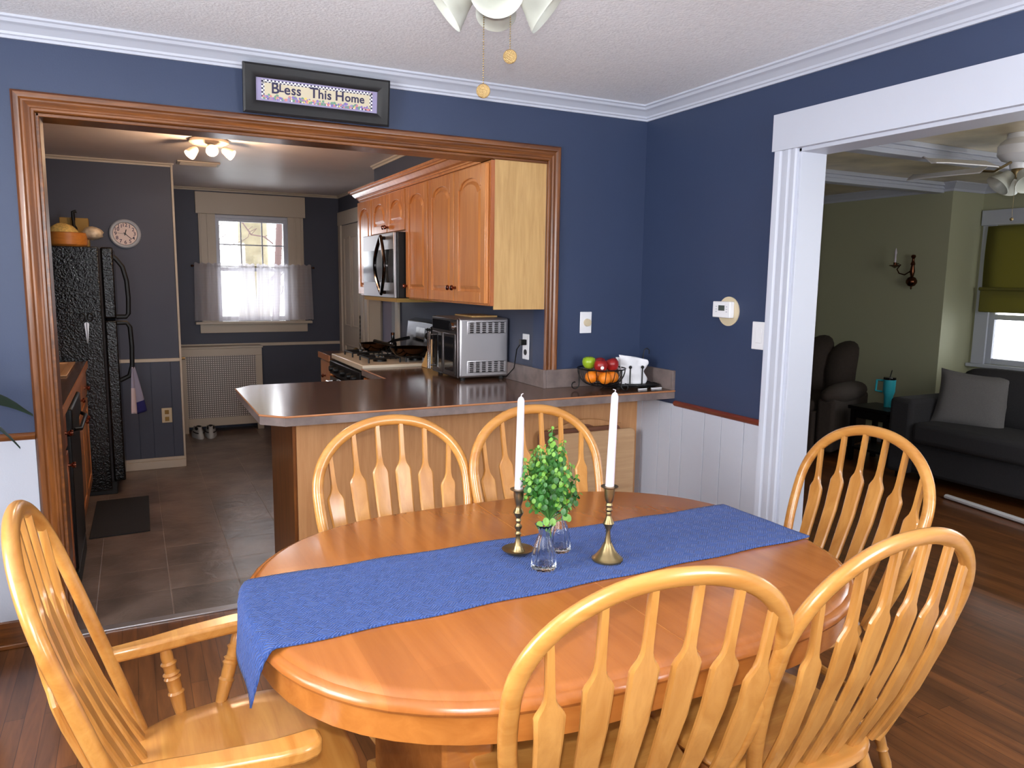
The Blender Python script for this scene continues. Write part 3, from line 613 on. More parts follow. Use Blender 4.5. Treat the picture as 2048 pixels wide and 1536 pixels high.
for (a, b_) in ((1.125, 1.64), (1.655, 2.17)):
    q = B(lf, lf+.02, a, b_, .70, .85).build('drawer', 'maple', c2, bevel=.004); knob(q, lf+.02, (a+b_)/2, .775, 1)
    q = door_panel(MB(), lf, a, b_, .12, .68, out=1, arch=False, th=.02).build('door', 'maple', c2, bevel=.002); knob(q, lf+.02, b_-.06 if a < 1.5 else a+.06, .62, 1)
lc = B(-3.455, -2.803, .131, 2.19, .876, .915).build('countertop', 'laminate', bevel=.002); tag(lc, 'dark brown countertop with tan sink along the left kitchen wall', 'countertop')
B(-2.804, -2.798, .131, 2.19, .876, .9165).build('edge_strip', 'edge_wood', lc)
sk = thing('sink', 'tan drop-in kitchen sink set in the left countertop', 'sink', (-3.1, 1.73, .915))
f = MB().box(-3.35, -2.86, 1.36, 1.40, .9155, .925).box(-3.35, -2.86, 2.04, 2.08, .9155, .925).box(-3.35, -3.31, 1.40, 2.04, .9155, .925).box(-2.90, -2.86, 1.40, 2.04, .9155, .925)
f.build('rim', 'sink_tan', sk, bevel=.004); B(-3.31, -2.90, 1.40, 2.04, .9155, .918).build('bowl', 'sink_tan', sk)
# refrigerator
fr = thing('refrigerator', 'black textured top-freezer refrigerator beside the clock wall', 'refrigerator', (-3.05, 2.53, 0))
FX = -2.70
B(-3.42, FX, 2.205, 2.84, .03, 1.655).build('cabinet_body', 'fridge_black', fr, bevel=.006)
B(FX+.012, -2.615, 2.205, 2.84, 1.19, 1.655).build('freezer_door', 'fridge_black', fr, bevel=.012, bseg=3)
B(FX+.012, -2.615, 2.205, 2.84, .09, 1.178).build('door', 'fridge_black', fr, bevel=.012, bseg=3)
B(FX, FX+.012, 2.215, 2.83, .09, 1.64).build('door_gasket', 'sofa_grey', fr)
B(-3.3, FX+.03, 2.22, 2.82, 0, .085).build('base_grille', 'black_matte', fr, bevel=.004)
def handle_arc(z0, z1, flip):
    n = 16; pts = []
    for i in range(n+1):
        s = i/n; z = z0+(z1-z0)*s; q = s if flip else 1-s
        pts.append((-2.615+.058*min(1, sin(pi*min(q, 1)**.55)*1.0+.35*(q > .5)), 2.26, z))
    return pts
MB().tube([(-2.62, 2.26, 1.60), (-2.60, 2.26, 1.58), (-2.565, 2.26, 1.53), (-2.545, 2.26, 1.44), (-2.54, 2.26, 1.33), (-2.545, 2.26, 1.22), (-2.56, 2.26, 1.20), (-2.62, 2.26, 1.20)], [.016]*8, n=8, flat=.7).build('handle', 'black', fr)
MB().tube([(-2.62, 2.26, 1.16), (-2.56, 2.26, 1.16), (-2.54, 2.26, 1.13), (-2.535, 2.26, 1.0), (-2.54, 2.26, .87), (-2.56, 2.26, .80), (-2.62, 2.26, .77)], [.016]*7, n=8, flat=.7).build('handle', 'black', fr)
# ------------------------------------------------------------------ stove
st = thing('gas_stove', 'cream and black gas range with four burners', 'stove', (-.92, 1.6, 0))
B(-1.22, KX-.001, 1.20, 2.01, .0, .885).build('body', 'enamel_cream', st, bevel=.004)
B(-1.245, KX-.001, 1.19, 2.02, .895, .932).build('cooktop', 'enamel_cream', st, bevel=.006)
B(-1.262, -1.22, 1.20, 2.01, .79, .885).build('control_panel', 'black', st, bevel=.004)
for y in (1.30, 1.42, 1.60, 1.78, 1.90):
    T = Matrix.Translation((-1.262, y, .837)) @ Matrix.Rotation(-pi/2, 4, 'Y'); MB().lathe([(.024, 0), (.024, .012), (.018, .030), (.0001, .031)], n=14, T=T).build('knob', 'black', st)
dv = B(-1.262, -1.22, 1.205, 2.005, .14, .775).build('oven_door', 'glass_dark', st, bevel=.004)
MB().tube([(-1.262, 1.27, .74), (-1.30, 1.27, .74), (-1.30, 1.94, .74), (-1.262, 1.94, .74)], .011).build('handle', 'chrome', dv)
f = MB().prism([(KX-.002, .932), (-.69, .932), (-.665, 1.17), (KX-.002, 1.19)], 1.20, 2.01, 'y'); bgd = f.build('backguard', 'guard_grey', st, bevel=.006)
f = MB().prism([(-.679, 1.03), (-.682, 1.03), (-.672, 1.13), (-.669, 1.13)], 1.62, 1.80, 'y'); f.build('clock_display', 'glass_dark', bgd)
for y in (1.30, 1.42, 1.54): MB().sphere((-.685, y, 1.08), .024, sc=(.8, 1, 1)).build('knob', 'black', bgd)
for (bx_, by_) in ((-1.07, 1.40), (-1.07, 1.80), (-.82, 1.40), (-.82, 1.80)):
    f = MB(); z = .962; s = .105
    f.tube([(bx_-s, by_-s, z), (bx_+s, by_-s, z), (bx_+s, by_+s, z), (bx_-s, by_+s, z)], .006, n=6, closed=True)
    for a in range(4):
        dx, dy = [(1, 0), (0, 1), (-1, 0), (0, -1)][a]; f.tube([(bx_+dx*s, by_+dy*s, z), (bx_+dx*.03, by_+dy*.03, z)], .006, n=6)
        cxx, cyy = bx_+[s, s, -s, -s][a], by_+[s, -s, s, -s][a]; f.tube([(cxx, cyy, z), (cxx, cyy, .932)], .006, n=6)
    f.build('grate', 'black_iron', st)
    MB().lathe([(.045, .932), (.045, .945), (.03, .955), (.0001, .957)], (bx_, by_, 0), 18).build('burner', 'black', st)
def pan(x, y, r, ang, label):
    t = thing('frying_pan', label, 'pan', (x, y, .97), 'frying pans on the stove')
    z = .969; MB().lathe([(.0001, z), (r*.72, z), (r*.92, z+.025), (r, z+.048), (r*1.01, z+.050), (r*.97, z+.046), (r*.88, z+.024), (r*.7, z+.004), (.0001, z+.004)], (x, y, 0), 32).build('pan_body', 'pan_metal', t)
    dx, dy = cos(ang), sin(ang); MB().tube([(x+dx*r, y+dy*r, z+.045), (x+dx*(r+.06), y+dy*(r+.06), z+.06), (x+dx*(r+.19), y+dy*(r+.19), z+.075)], [.008, .010, .013], n=8).build('handle', 'black', t)
pan(-.86, 1.40, .135, 2.1, 'larger bronze frying pan on the near rear burner')
pan(-.98, 1.80, .115, .35, 'smaller bronze frying pan on the farther burner')
t = thing('oil_bottle', 'dark bottle with copper highlights standing behind the frying pans', 'bottle', (-.76, 2.1, .915))
MB().lathe([(.028, .917), (.03, .93), (.03, .99), (.014, 1.02), (.012, 1.05), (.0001, 1.05)], (-.76, 2.09, 0), 18).build('body', 'glass_dark', t); MB().lathe([(.014, 1.05), (.014, 1.07), (.0001, 1.071)], (-.76, 2.09, 0), 12).build('cap', 'bronze', t)
# knife block
kb = thing('knife_block', 'pale wooden knife block with black handled knives behind the toaster oven', 'knife block', (-.78, 1.10, .915))
f = MB().prism([(-.09, 0), (.05, 0), (.08, .15), (-.01, .20)], -.05, .05, 'y', T=Matrix.Translation((-.78, 1.105, .916))); f.build('block', 'ply_light', kb, bevel=.004)
for i in range(5):
    x0 = -.73+.0; y0 = 1.07+.017*i; sx = -.09+.025*(i % 2)
    MB().tube([(-.70+sx, y0, 1.085+.012*(i % 2)), (-.745+sx, y0, 1.16+.012*(i % 2))], [.008, .010], n=6).build('knife_handle', 'black', kb)
# ------------------------------------------------------------------ toaster oven
to = thing('toaster_oven', 'large stainless steel air fryer toaster oven with vented side on the peninsula', 'toaster oven', (-.76, .6, .915))
ox0, ox1, oy0, oy1, oz0, oz1 = -.915, -.60+.0, .405, .80, .932, 1.262
ox1 = -.615
B(ox0, ox1, oy0, oy1, oz0, oz1).build('case', 'steel', to, bevel=.012, bseg=3)
B(ox0-.014, ox0, oy0+.004, oy1-.004, oz0, oz1).build('front_frame', 'steel_dark', to, bevel=.008, bseg=3)
B(ox0-.017, ox0-.013, oy0+.10, oy1-.02, 1.19, 1.245).build('display', 'glass_dark', to)
T = Matrix.Translation((ox0-.014, oy0+.055, 1.215)) @ Matrix.Rotation(-pi/2, 4, 'Y'); MB().lathe([(.024, 0), (.022, .02), (.0001, .021)], n=20, T=T).build('dial', 'chrome', to)
for (a, b_) in ((oy0+.02, (oy0+oy1)/2-.004), ((oy0+oy1)/2+.004, oy1-.02)):
    q = MB().box(ox0-.020, ox0-.013, a, b_, .945, 1.175).build('door', 'steel_dark', to, bevel=.003)
    B(ox0-.0215, ox0-.0195, a+.022, b_-.022, .965, 1.155).build('window', 'glass_dark', q)
for y in (oy1-.045, oy1-.022):
    MB().tube([(ox0-.045, y+.0, .95), (ox0-.045, y, 1.17)], .007).tube([(ox0-.02, y, .97), (ox0-.045, y, .97)], .005).tube([(ox0-.02, y, 1.15), (ox0-.045, y, 1.15)], .005).build('door_handle', 'chrome', to)
for (z0, z1) in ((1.175, 1.245), (.955, 1.025)):
    zc = (z0+z1)/2
    f = MB().sweep([(ox0+.045, oy0, z0), (ox0+.045, oy0, z1), (ox1-.015, oy0, z1), (ox1-.015, oy0, z0)], [(1, 0, 1), (1, 0, -1), (-1, 0, -1), (-1, 0, 1)], (0, -1, 0), [(0, 0), (0, .002), (.004, .003), (.006, 0)], closed=True)
    f.build('vent_panel', 'steel', to)
    f = MB(); g = MB()
    for i in range(6):
        xc = ox0+.072+i*.0375
        for k_ in range(6):
            zz = z0+.009+k_*.0105; f.tube([(xc-.011, oy0-.0005, zz), (xc+.011, oy0-.0005, zz)], [.0028, .0028], n=6); g.tube([(xc-.010, oy0-.001, zz+.0035), (xc+.010, oy0-.001, zz+.0035)], .0024, n=6)
    f.build('vent_slots', 'black', to); g.build('vent_louvres', 'steel', to)
for (x, y) in ((ox0+.03, oy0+.03), (ox1-.03, oy0+.03), (ox0+.03, oy1-.03), (ox1-.03, oy1-.03)): MB().lathe([(.014, .9155), (.016, .934)], (x, y, 0), 12).build('foot', 'rubber', to)
o = MB().box(-.80, -.64, .50, .76, 1.263, 1.272).build('cutting_board', 'ply_light', bevel=.003); tag(o, 'thin pale wooden board lying on top of the toaster oven', 'cutting board')
# outlet with plug
oc = thing('outlet_plate', 'white outlet plate with black plug on the kitchen wall behind the toaster oven', 'outlet', (KX, .212, 1.07))
B(KX-.006, KX, .175, .25, 1.045, 1.185).build('plate', 'plastic_white', oc, bevel=.003)
MB().lathe([(.016, 0), (.016, .003), (.0001, .003)], n=16, T=Matrix.Translation((KX-.006, .212, 1.085)) @ Matrix.Rotation(-pi/2, 4, 'Y')).build('socket', 'black_matte', oc)
pg = MB().box(KX-.04, KX-.006, .198, .226, 1.125, 1.155); pg.tube([(KX-.035, .212, 1.135), (KX-.045, .24, 1.10), (KX-.03, .30, .99), (KX-.04, .38, .93), (-.64, .45, .926)], .0035, n=6)
tag(pg.build('power_cord', 'black', bevel=.002), 'black plug and cord of the toaster oven at the outlet', 'cord')

# ------------------------------------------------------------------ dining wall fittings
def plate(name, label, face, c, w_, h, axis, extra):
    t = thing(name, label, 'switch' if 'switch' in name else 'outlet', c)
    if axis == 'y': B(c[0]-w_/2, c[0]+w_/2, face-.006, face, c[2]-h/2, c[2]+h/2).build('plate', 'plastic_white', t, bevel=.003)
    else: B(face-.006, face, c[1]-w_/2, c[1]+w_/2, c[2]-h/2, c[2]+h/2).build('plate', 'plastic_white', t, bevel=.003)
    extra(t); return t
plate('dimmer_switch', 'white wall plate with round almond dimmer knob on the blue wall', 0, (-.358, 0, 1.256), .072, .114, 'y',
      lambda t: MB().lathe([(.021, 0), (.019, .016), (.0001, .017)], n=24, T=Matrix.Translation((-.352, -.006, 1.256)) @ Matrix.Rotation(pi/2, 4, 'X')).build('knob', 'plastic_almond', t))
plate('light_switch', 'large white rocker switch plate beside the white doorway casing', 0, (0, -.899, 1.241), .088, .125, 'x',
      lambda t: B(-.010, -.006, -.917, -.881, 1.208, 1.274).build('rocker', 'plastic_white', t, bevel=.002))
th = thing('thermostat', 'white thermostat on a round cream backplate on the blue wall', 'thermostat', (0, -.69, 1.34))
MB().lathe([(.069, 0), (.069, .005), (.0001, .005)], n=40, T=Matrix.Translation((0, -.695, 1.342)) @ Matrix.Rotation(-pi/2, 4, 'Y')).build('backplate', 'plastic_almond', th)
B(-.034, -.005, -.735, -.618, 1.312, 1.388).build('housing', 'plastic_white', th, bevel=.004)
B(-.036, -.033, -.70, -.66, 1.345, 1.37).build('screen', 'lcd', th)
for i, y in enumerate((-.714, -.645)):
    for z in (1.34, 1.352, 1.364): B(-.0355, -.0335, y-.004, y+.004, z-.002, z+.002).build('button', 'clock_rim', th)
ol = thing('outlet_plate', 'almond outlet plate low on the dark kitchen wainscot', 'outlet', (-2.323, CY, .4))
B(-2.36, -2.287, CY-.016, CY-.009, .355, .47).build('plate', 'plastic_almond', ol, bevel=.003)
for z in (.385, .438): B(-2.338, -2.309, CY-.018, CY-.015, z-.016, z+.016).build('socket', 'box_tan', ol, bevel=.003)
# clock
ck = thing('wall_clock', 'round white wall clock above the refrigerator on the dark wall', 'clock', (-2.54, CY, 1.68))
TC = Matrix.Translation((-2.54, CY-.002, 1.775)) @ Matrix.Rotation(pi/2, 4, 'X')
MB().lathe([(.104, 0), (.104, .02), (.096, .03), (.083, .026), (.080, .018), (.0001, .018)], n=48, T=TC).build('rim', 'clock_rim', ck)
MB().lathe([(.081, .018), (.081, .020), (.0001, .020)], n=40, T=TC).build('dial', 'clock_face', ck)
f = MB()
for h in range(1, 13):
    a = pi/2-h*pi/6; text_mesh(str(h), .036, TC @ Matrix.Translation((.062*cos(a), .062*sin(a), .0212)), f, .0004, off=.0004)
f.build('numerals', 'sign_navy', ck, smooth=0, recalc=False)
f = MB()
for ang, ln, w_ in ((75, .032, .003), (-42, .056, .0022), (175, .05, .0008)):
    a = radians(ang); T = TC @ Matrix.Rotation(a, 4, 'Z'); f.box(-.012, ln, -w_, w_, .0225, .0235, T=T)
f.build('hands', 'black', ck)
MB().sweep([TC @ Vector((.079*cos(a*pi/24), .079*sin(a*pi/24), .0205)) for a in range(48)], [(TC.to_3x3() @ Vector((cos(a*pi/24), sin(a*pi/24), 0))) for a in range(48)], (0, -1, 0), [(0, 0), (.0015, 0), (.0015, .001), (0, .001)], closed=True).build('dial_ring', 'black', ck)
# ------------------------------------------------------------------ sign
sg = thing('framed_sign', 'black framed Bless This Home sign resting on the oak casing', 'sign', (-1.76, -.03, 2.147))
sx0, sx1, sz0, sz1 = -2.068, -1.45, 2.149, 2.342
ST = Matrix.Translation((-1.76, -.028, 2.149)) @ Matrix.Rotation(radians(7), 4, 'X')
Wd, Hd = .309, .194
prof = [(0, 0), (0, .020), (.008, .024), (.030, .018), (.046, .012), (.052, .008), (.052, 0)]
def sgP(x, z, y=0): return ST @ Vector((x, -y, z))
mb = MB(); k_ = []
for (x, z, mx_, mz_) in ((-Wd, 0, 1, 1), (-Wd, Hd, 1, -1), (Wd, Hd, -1, -1), (Wd, 0, -1, 1)): k_.append((sgP(x, z), ST.to_3x3() @ Vector((mx_, 0, mz_))))
mb.sweep([a for a, b_ in k_], [b_ for a, b_ in k_], ST.to_3x3() @ Vector((0, -1, 0)), prof, closed=True); mb.build('frame', 'sign_black', sg, smooth=25)
f = MB(); cols = ['sign_lilac', 'sign_cream', 'sign_navy', 'sign_rose', 'sign_violet', 'sign_green', 'sign_yellow', 'sign_white']
def q2(x0, x1, z0, z1, y, ci): f.cur = ci; f.box(x0, x1, -y-.0004, -y, z0, z1, T=ST)
ax, az0, az1 = Wd-.052, .052, Hd-.052
q2(-ax, ax, az0, az1, .003, 0)
q2(-ax+.022, ax-.022, az0+.008, az1-.006, .0036, 3)
q2(-ax+.034, ax-.034, az0+.018, az1-.018, .0044, 1)
cw = .0074; n = int((2*ax-.044)/cw)
for i in range(n):
    for r_ in range(2):
        q2(-ax+.022+i*cw, -ax+.022+(i+1)*cw, az1-.006-(r_+1)*cw, az1-.006-r_*cw, .0042, 2 if (i+r_) % 2 else 7)
    if (i % 7) < 4: q2(-ax+.022+i*cw, -ax+.022+(i+1)*cw, az0+.008, az0+.008+cw, .0042, 2 if i % 2 else 7)
    if i % 2: q2(-ax+.022+i*cw, -ax+.022+(i+1)*cw*1.0, az1-.0175, az1-.0175+cw*.8, .0042, 7)
for i in range(int((az1-az0-.014)/cw)):
    for s_ in (-1, 1):
        for r_ in range(2):
            xx = s_*(ax-.022-(r_+.5)*cw); q2(xx-cw/2, xx+cw/2, az0+.008+i*cw, az0+.008+(i+1)*cw, .0042, 2 if (i+r_) % 2 else 7)
random.seed(5)
for i in range(170):
    x = random.uniform(-ax+.03, ax-.03); z = az0+.013+random.random()**2*.013; r_ = random.uniform(.0025, .0075); f.cur = random.choice([3, 4, 4, 5, 6, 0, 5])
    f.lathe([(r_, 0), (.00001, .0006)], n=7, T=ST @ Matrix.Translation((x, -.0049, z)) @ Matrix.Rotation(pi/2, 4, 'X'))
f.build('print', cols, sg, smooth=0)
zc = (az0+az1)/2+.007
for wd_, items in (('bless', (('B', -.180, 0, .060), ('L', -.155, .003, .040), ('e', -.131, 0, .056), ('ss', -.094, 0, .053))), ('this', (('T', -.020, 0, .058), ('his', .026, -.002, .051))), ('home', (('H', .090, 0, .056), ('ome', .156, -.002, .047)))):
    f = MB()
    for s_, x, dz, size in items: text_mesh(s_, size, ST @ Matrix.Translation((x, -.0054, zc+dz)) @ Matrix.Rotation(pi/2, 4, 'X'), f, .0003, space=1.04, off=.0011)
    f.build('painted_word', 'sign_navy', sg, smooth=0, recalc=False)
# ------------------------------------------------------------------ fruit basket, napkins on the counter
bx, by, bz = -.350, -.155, .915
fb_ = thing('wire_fruit_basket', 'black wire fruit basket with scrolled feet near the counter corner', 'basket', (bx, by, bz))
RB = .125; zr = bz+.112
ring = lambda r, z, n=32: [(bx+r*cos(2*pi*i/n), by+r*sin(2*pi*i/n), z) for i in range(n)]
MB().tube(ring(RB, zr), .0035, n=6, closed=True).tube(ring(.045, bz+.024), .003, n=6, closed=True).build('rim', 'black_iron', fb_)
f = MB()
for i in range(16):
    a = 2*pi*i/16; pts = []
    for s in range(8):
        t_ = s/7; r_ = .045+(RB-.045)*sin(t_*pi/2); pts.append((bx+r_*cos(a), by+r_*sin(a), bz+.024+(zr-bz-.024)*(1-cos(t_*pi/2))))
    f.tube(pts, .002, n=5)
f.build('wire_bowl', 'black_iron', fb_)
for a in (radians(172), radians(292), radians(52)):
    dx, dy = cos(a), sin(a); pts = [(bx+dx*RB, by+dy*RB, zr), (bx+dx*RB, by+dy*RB, bz+.045)]
    for s in range(15):
        an = -s/14*1.55*pi; rr = .024*(1-.45*s/14); pts.append((bx+dx*(RB+.024-rr*cos(an)), by+dy*(RB+.024-rr*cos(an)), bz+.030+rr*sin(an)))
    f = MB().tube(pts, .0035, n=6); f.build('scroll_foot', 'black_iron', fb_)
def fruit(name, kind, m, x, y, z, r, label, stem=True):
    t = thing(name, label, 'fruit', (x, y, z-r), 'fruit in the wire basket')
    if kind == 'apple': prof = [(.0001, -.72*r), (.25*r, -.84*r), (.62*r, -.72*r), (.92*r, -.25*r), (1.0*r, .2*r), (.86*r, .66*r), (.5*r, .88*r), (.2*r, .80*r), (.0001, .66*r)]
    else: prof = [(max(.0001, r*sin(pi*i/12)), -r*.94*cos(pi*i/12)) for i in range(13)]
    MB().lathe(prof, (x, y, z), 24, T=Matrix.Rotation(random.uniform(-.3, .3), 4, 'X') @ Matrix.Rotation(random.uniform(-.3, .3), 4, 'Y')).build('flesh', m, t, smooth=80)
    if kind == 'apple': MB().tube([(x, y, z+r*.68), (x+.003, y, z+r*1.0)], .0014, n=5).build('stem', 'bronze', t)
    return t
for (x, y, lab) in ((-.02, -.065, 'orange at the front bottom of the fruit basket, left of centre'), (.045, -.035, 'orange at the front bottom of the fruit basket, right of centre'),
                    (-.062, .0, 'orange low at the left side of the fruit basket'), (.01, .05, 'orange low at the back of the fruit basket'), (.078, .03, 'orange low at the far right of the fruit basket')):
    fruit('orange', 'orange', 'orange_fruit', bx+x, by+y, bz+.068, .033, lab)
a1 = fruit('apple', 'apple', 'apple_red', bx-.035, by-.045, bz+.128, .036, 'red apple with a round white sticker in the basket'); 
MB().lathe([(.009, 0), (.0001, .001)], n=16, T=Matrix.Translation((bx-.048, by-.0795, bz+.123)) @ Matrix.Rotation(pi/2+.1, 4, 'X') @ Matrix.Rotation(-.35, 4, 'Y')).build('sticker', 'paper_white', a1)
fruit('apple', 'apple', 'apple_red', bx+.045, by-.03, bz+.130, .037, 'red apple at the right front of the basket')
fruit('apple', 'apple', 'apple_red', bx+.012, by+.035, bz+.130, .034, 'red apple at the back between the other two red ones')
fruit('apple', 'apple', 'apple_green', bx-.055, by+.035, bz+.138, .036, 'green apple at the top left of the basket')
fruit('apple', 'apple', 'apple_green', bx+.088, by+.025, bz+.112, .026, 'small yellow green apple at the right edge of the basket')
nh = thing('napkin_holder', 'black metal napkin holder with two ball topped rods in the corner', 'napkin holder', (-.14, -.13, .915))
T = TR((-.165, -.150, 0), 0, 0, radians(-14))
pts = [(.135*sx_*1.0 if abs(sx_) == 1 else 0, 0) for sx_ in (1,)]
rr = []
for i in range(28):
    a = 2*pi*i/28; c_, s_ = cos(a), sin(a); rr.append((.15*abs(c_)**.55*(1 if c_ > 0 else -1), .085*abs(s_)**.55*(1 if s_ > 0 else -1)))
MB().prism(rr, .928, .936, T=T).tube([T @ Vector((x, y, .934)) for x, y in rr], .006, n=6, closed=True).build('tray', 'black', nh)
T2 = TR((-.15, -.148, 0), 0, 0, radians(-14))
f = MB()
for xx in (-.028, .04): 
    p0 = T2 @ Vector((xx, -.045, .93)); f.tube([p0, p0+Vector((0, 0, .092))], .0035, n=6); f.sphere(p0+Vector((0, 0, .098)), .009, 12)
f.build('rod', 'black_iron', nh)
p = [T2 @ Vector((.075, .035, .935)), T2 @ Vector((.075, .035, 1.085)), T2 @ Vector((.08, .035, 1.112)), T2 @ Vector((.094, .035, 1.122)), T2 @ Vector((.108, .035, 1.11)), T2 @ Vector((.108, .035, 1.09))]
MB().tube(p, .003, n=6).build('back_loop', 'black_iron', nh)
for i in range(4): 
    q_ = T2 @ Vector((-.09+.16*(i % 2), -.04+.08*(i//2), 0)); MB().lathe([(.01, .9155), (.008, .929)], (q_.x, q_.y, 0), 10).build('foot', 'rubber', nh)
def nap(i, y0):
    def fn(u, v):
        x = -.07+u*.135 - .02*(1-u)*v*v*(i != 1) + .012*sin(v*9+i)*u*u; z = .938+v*(.138+.018*(1-u)*(i == 0)-.010*u*u)
        return T2 @ Vector((x, y0+.006*sin(u*7+i*2+v*3)+.004*sin(v*12), z))
    o = MB().grid(fn, 18, 14).build('paper_napkin', 'paper_white', solid=.007, smooth=60); return o
for i, (y0, lab) in enumerate(((-.032, 'front white paper napkin against the rods, tall pointed left corner'), (-.012, 'white paper napkin in the middle of the holder'), (.010, 'rear white paper napkin at the back loop of the holder'))): tag(nap(i, y0), lab, 'napkin', 'napkins in the holder')
for i, (xx, lab) in enumerate(((-.15, 'short white card strip below the left of the napkin tray'), (-.06, 'longer white card strip below the right of the napkin tray'))):
    Tn = TR((xx-.0, -.245, 0), 0, 0, radians(-4)); o = MB().box(-.026-.006*i, .026+.006*i, -.006, .006, .9155, .9215, T=Tn).build('white_strip', 'paper_white', bevel=.002); tag(o, lab, 'card', 'white strips by the napkin tray')
# folded tray tables leaning behind the chairs
def tray_table(x0, x1, zt, y, lab, m):
    t = thing('folding_tray_table', lab, 'tray table', ((x0+x1)/2, y, 0), 'folded tray tables leaning on the peninsula')
    pts = []; r = .03
    for (cx, cz, a0) in ((x1-r, zt-r, 0), (x0+r, zt-r, 90), (x0+r, zt-.42+r, 180), (x1-r, zt-.42+r, 270)):
        for k in range(5): a = radians(a0+k*22.5); pts.append((cx+r*cos(a), cz+r*sin(a)))
    MB().prism(pts, y-.012, y+.004, 'y').build('tray_top', m, t, bevel=.003)
    for x in (x0+.08, x1-.08): B(x-.012, x+.012, y+.006, y+.022, 0, zt-.02).build('leg', m, t, bevel=.002)
    return t
tray_table(-.67, -.16, .700, -.062, 'dark edged folded wooden tray table leaning behind the lighter one', 'walnut')
t2 = tray_table(-.60, -.085, .682, -.095, 'light wood folded tray table leaning in front, below the counter', 'board_light')
hs = thing('tray_table_stand', 'arched wooden carrying stand with handle hole behind the folded tray tables', 'stand', (-.36, -.035, 0))
pts = [(-.60, .66), (-.13, .66), (-.13, .700)]+[(-.17-.38*i/12, .702+.036*sin(pi*i/12)) for i in range(13)]+[(-.60, .700)]
MB().prism(pts, -.040, -.026, 'y').build('arch', 'ply_mid', hs, bevel=.002)
pts = [(-.45+.16*i/10, .682+.030*sin(pi*i/10)) for i in range(11)]; MB().prism(pts, -.0415, -.0395, 'y').build('handle_hole', 'walnut', hs)
for x in (-.58, -.15): B(x-.012, x+.012, -.040, -.026, 0, .67).build('leg', 'ply_mid', hs)

# ------------------------------------------------------------------ dining table
TX, TY, TZ = -1.555, -1.78, .752
def toutline(inset=0, n=26, kx=0):
    a, b_, st_ = .615-inset, .572-inset, .16; p = 2.35; pts = []
    for i in range(n+1):
        th_ = -pi/2+pi*i/n; c_, s_ = cos(th_), sin(th_); pts.append((TX+st_+a*abs(c_)**(2/p), TY+b_*abs(s_)**(2/p)*(1 if s_ > 0 else -1)))
    for i in range(n+1):
        th_ = pi/2+pi*i/n; c_, s_ = cos(th_), sin(th_); pts.append((TX-st_-a*abs(c_)**(2/p), TY+b_*abs(s_)**(2/p)*(1 if s_ > 0 else -1)))
    return pts
tb = thing('dining_table', 'oval honey maple dining table with rounded moulded edge and blue runner', 'table', (TX, TY, 0))
lv = [(0.035, TZ), (.030, TZ-.0015), (.024, TZ-.004), (.019, TZ-.009), (.017, TZ-.011), (.011, TZ-.012), (.005, TZ-.016), (.001, TZ-.022), (0, TZ-.028), (.003, TZ-.034), (.010, TZ-.037), (.02, TZ-.038)]
f = MB(); rings = [[(x, y, z) for x, y in toutline(i)] for i, z in lv]; n = len(rings[0]); vs = [p for r in rings for p in r]
fs = [(k*n+j, k*n+(j+1) % n, (k+1)*n+(j+1) % n, (k+1)*n+j) for k in range(len(rings)-1) for j in range(n)]+[tuple(range(n)), tuple(range((len(rings)-1)*n, len(rings)*n))[::-1]]
f._add(vs, fs); f.build('tabletop', 'table_wood', tb, smooth=28)
B(TX+.005, TX+.0065, TY-.555, TY+.555, TZ-.001, TZ+.0004).build('leaf_seam', 'honey_dark', tb)
oo, ii = toutline(.012), toutline(.034); n = len(oo)
vs = [(x, y, z) for z in (TZ-.038, TZ-.092) for x, y in oo]+[(x, y, z) for z in (TZ-.038, TZ-.092) for x, y in ii]
fs = [(j, (j+1) % n, n+(j+1) % n, n+j) for j in range(n)]+[(2*n+j, 2*n+(j+1) % n, 3*n+(j+1) % n, 3*n+j) for j in range(n)]+[(n+j, n+(j+1) % n, 3*n+(j+1) % n, 3*n+j) for j in range(n)]
MB()._add(vs, fs).build('apron', 'table_edge', tb, smooth=50)
for sx_ in (-1, 1):
    x = TX+sx_*.36
    pd = MB().box(x-.06, x+.06, TY-.26, TY+.26, .12, .70).build('pedestal', 'table_edge', tb, bevel=.01)
    MB().prism([(TY-.40, 0), (TY-.40, .05), (TY-.28, .11), (TY+.28, .11), (TY+.40, .05), (TY+.40, 0), (TY+.3, 0), (TY+.26, .03), (TY-.26, .03), (TY-.3, 0)], x-.045, x+.045, 'x').build('foot', 'honey_x', tb, bevel=.006)
B(TX-.30, TX+.30, TY-.03, TY+.03, .25, .36).build('stretcher', 'honey_x', tb, bevel=.005)
B(TX-.55, TX+.55, TY-.34, TY+.34, TZ-.075, TZ-.04).build('slide_rails', 'honey_dark', tb)
# runner
def edge_x(y):
    dy = min(abs(y-TY)/.572, .999); return TX-.16-.615*(1-dy**2.35)**(1/2.35)
def run(u, v):
    y0 = -1.962+.036*u*1.0; y1 = -1.592-.032*u*-0.0; y1 = -1.600-.028*u*0+.0*u
    y = (-1.975+.030*u)*(1-v)+(-1.600-.030*u*0)*v
    y += .0035*sin(u*38)*(1 if v < .5 else -1)*abs(2*v-1)**3
    L_ = 1.605-.01*v; xr = -.822+.012*(1-v); s = xr-(1-u)*L_
    ex = edge_x(y)-.002; o = ex+.018-s; r = .020
    z = TZ+.0035+.0015*sin(u*60+v*4)*sin(v*9)*.6; x = s
    if o > 0:
        arc = r*pi/2
        if o < arc: x = ex+.018-r*sin(o/r); z = TZ+.004-r*(1-cos(o/r))
        else:
            d = o-arc; x = ex+.018-r-.004-.42*d*(1-v)**2+.010*sin(v*8+d*10)*min(1, d*8); z = TZ+.004-r-d; y -= .02*d*(1-v)
    return (x, y, z)
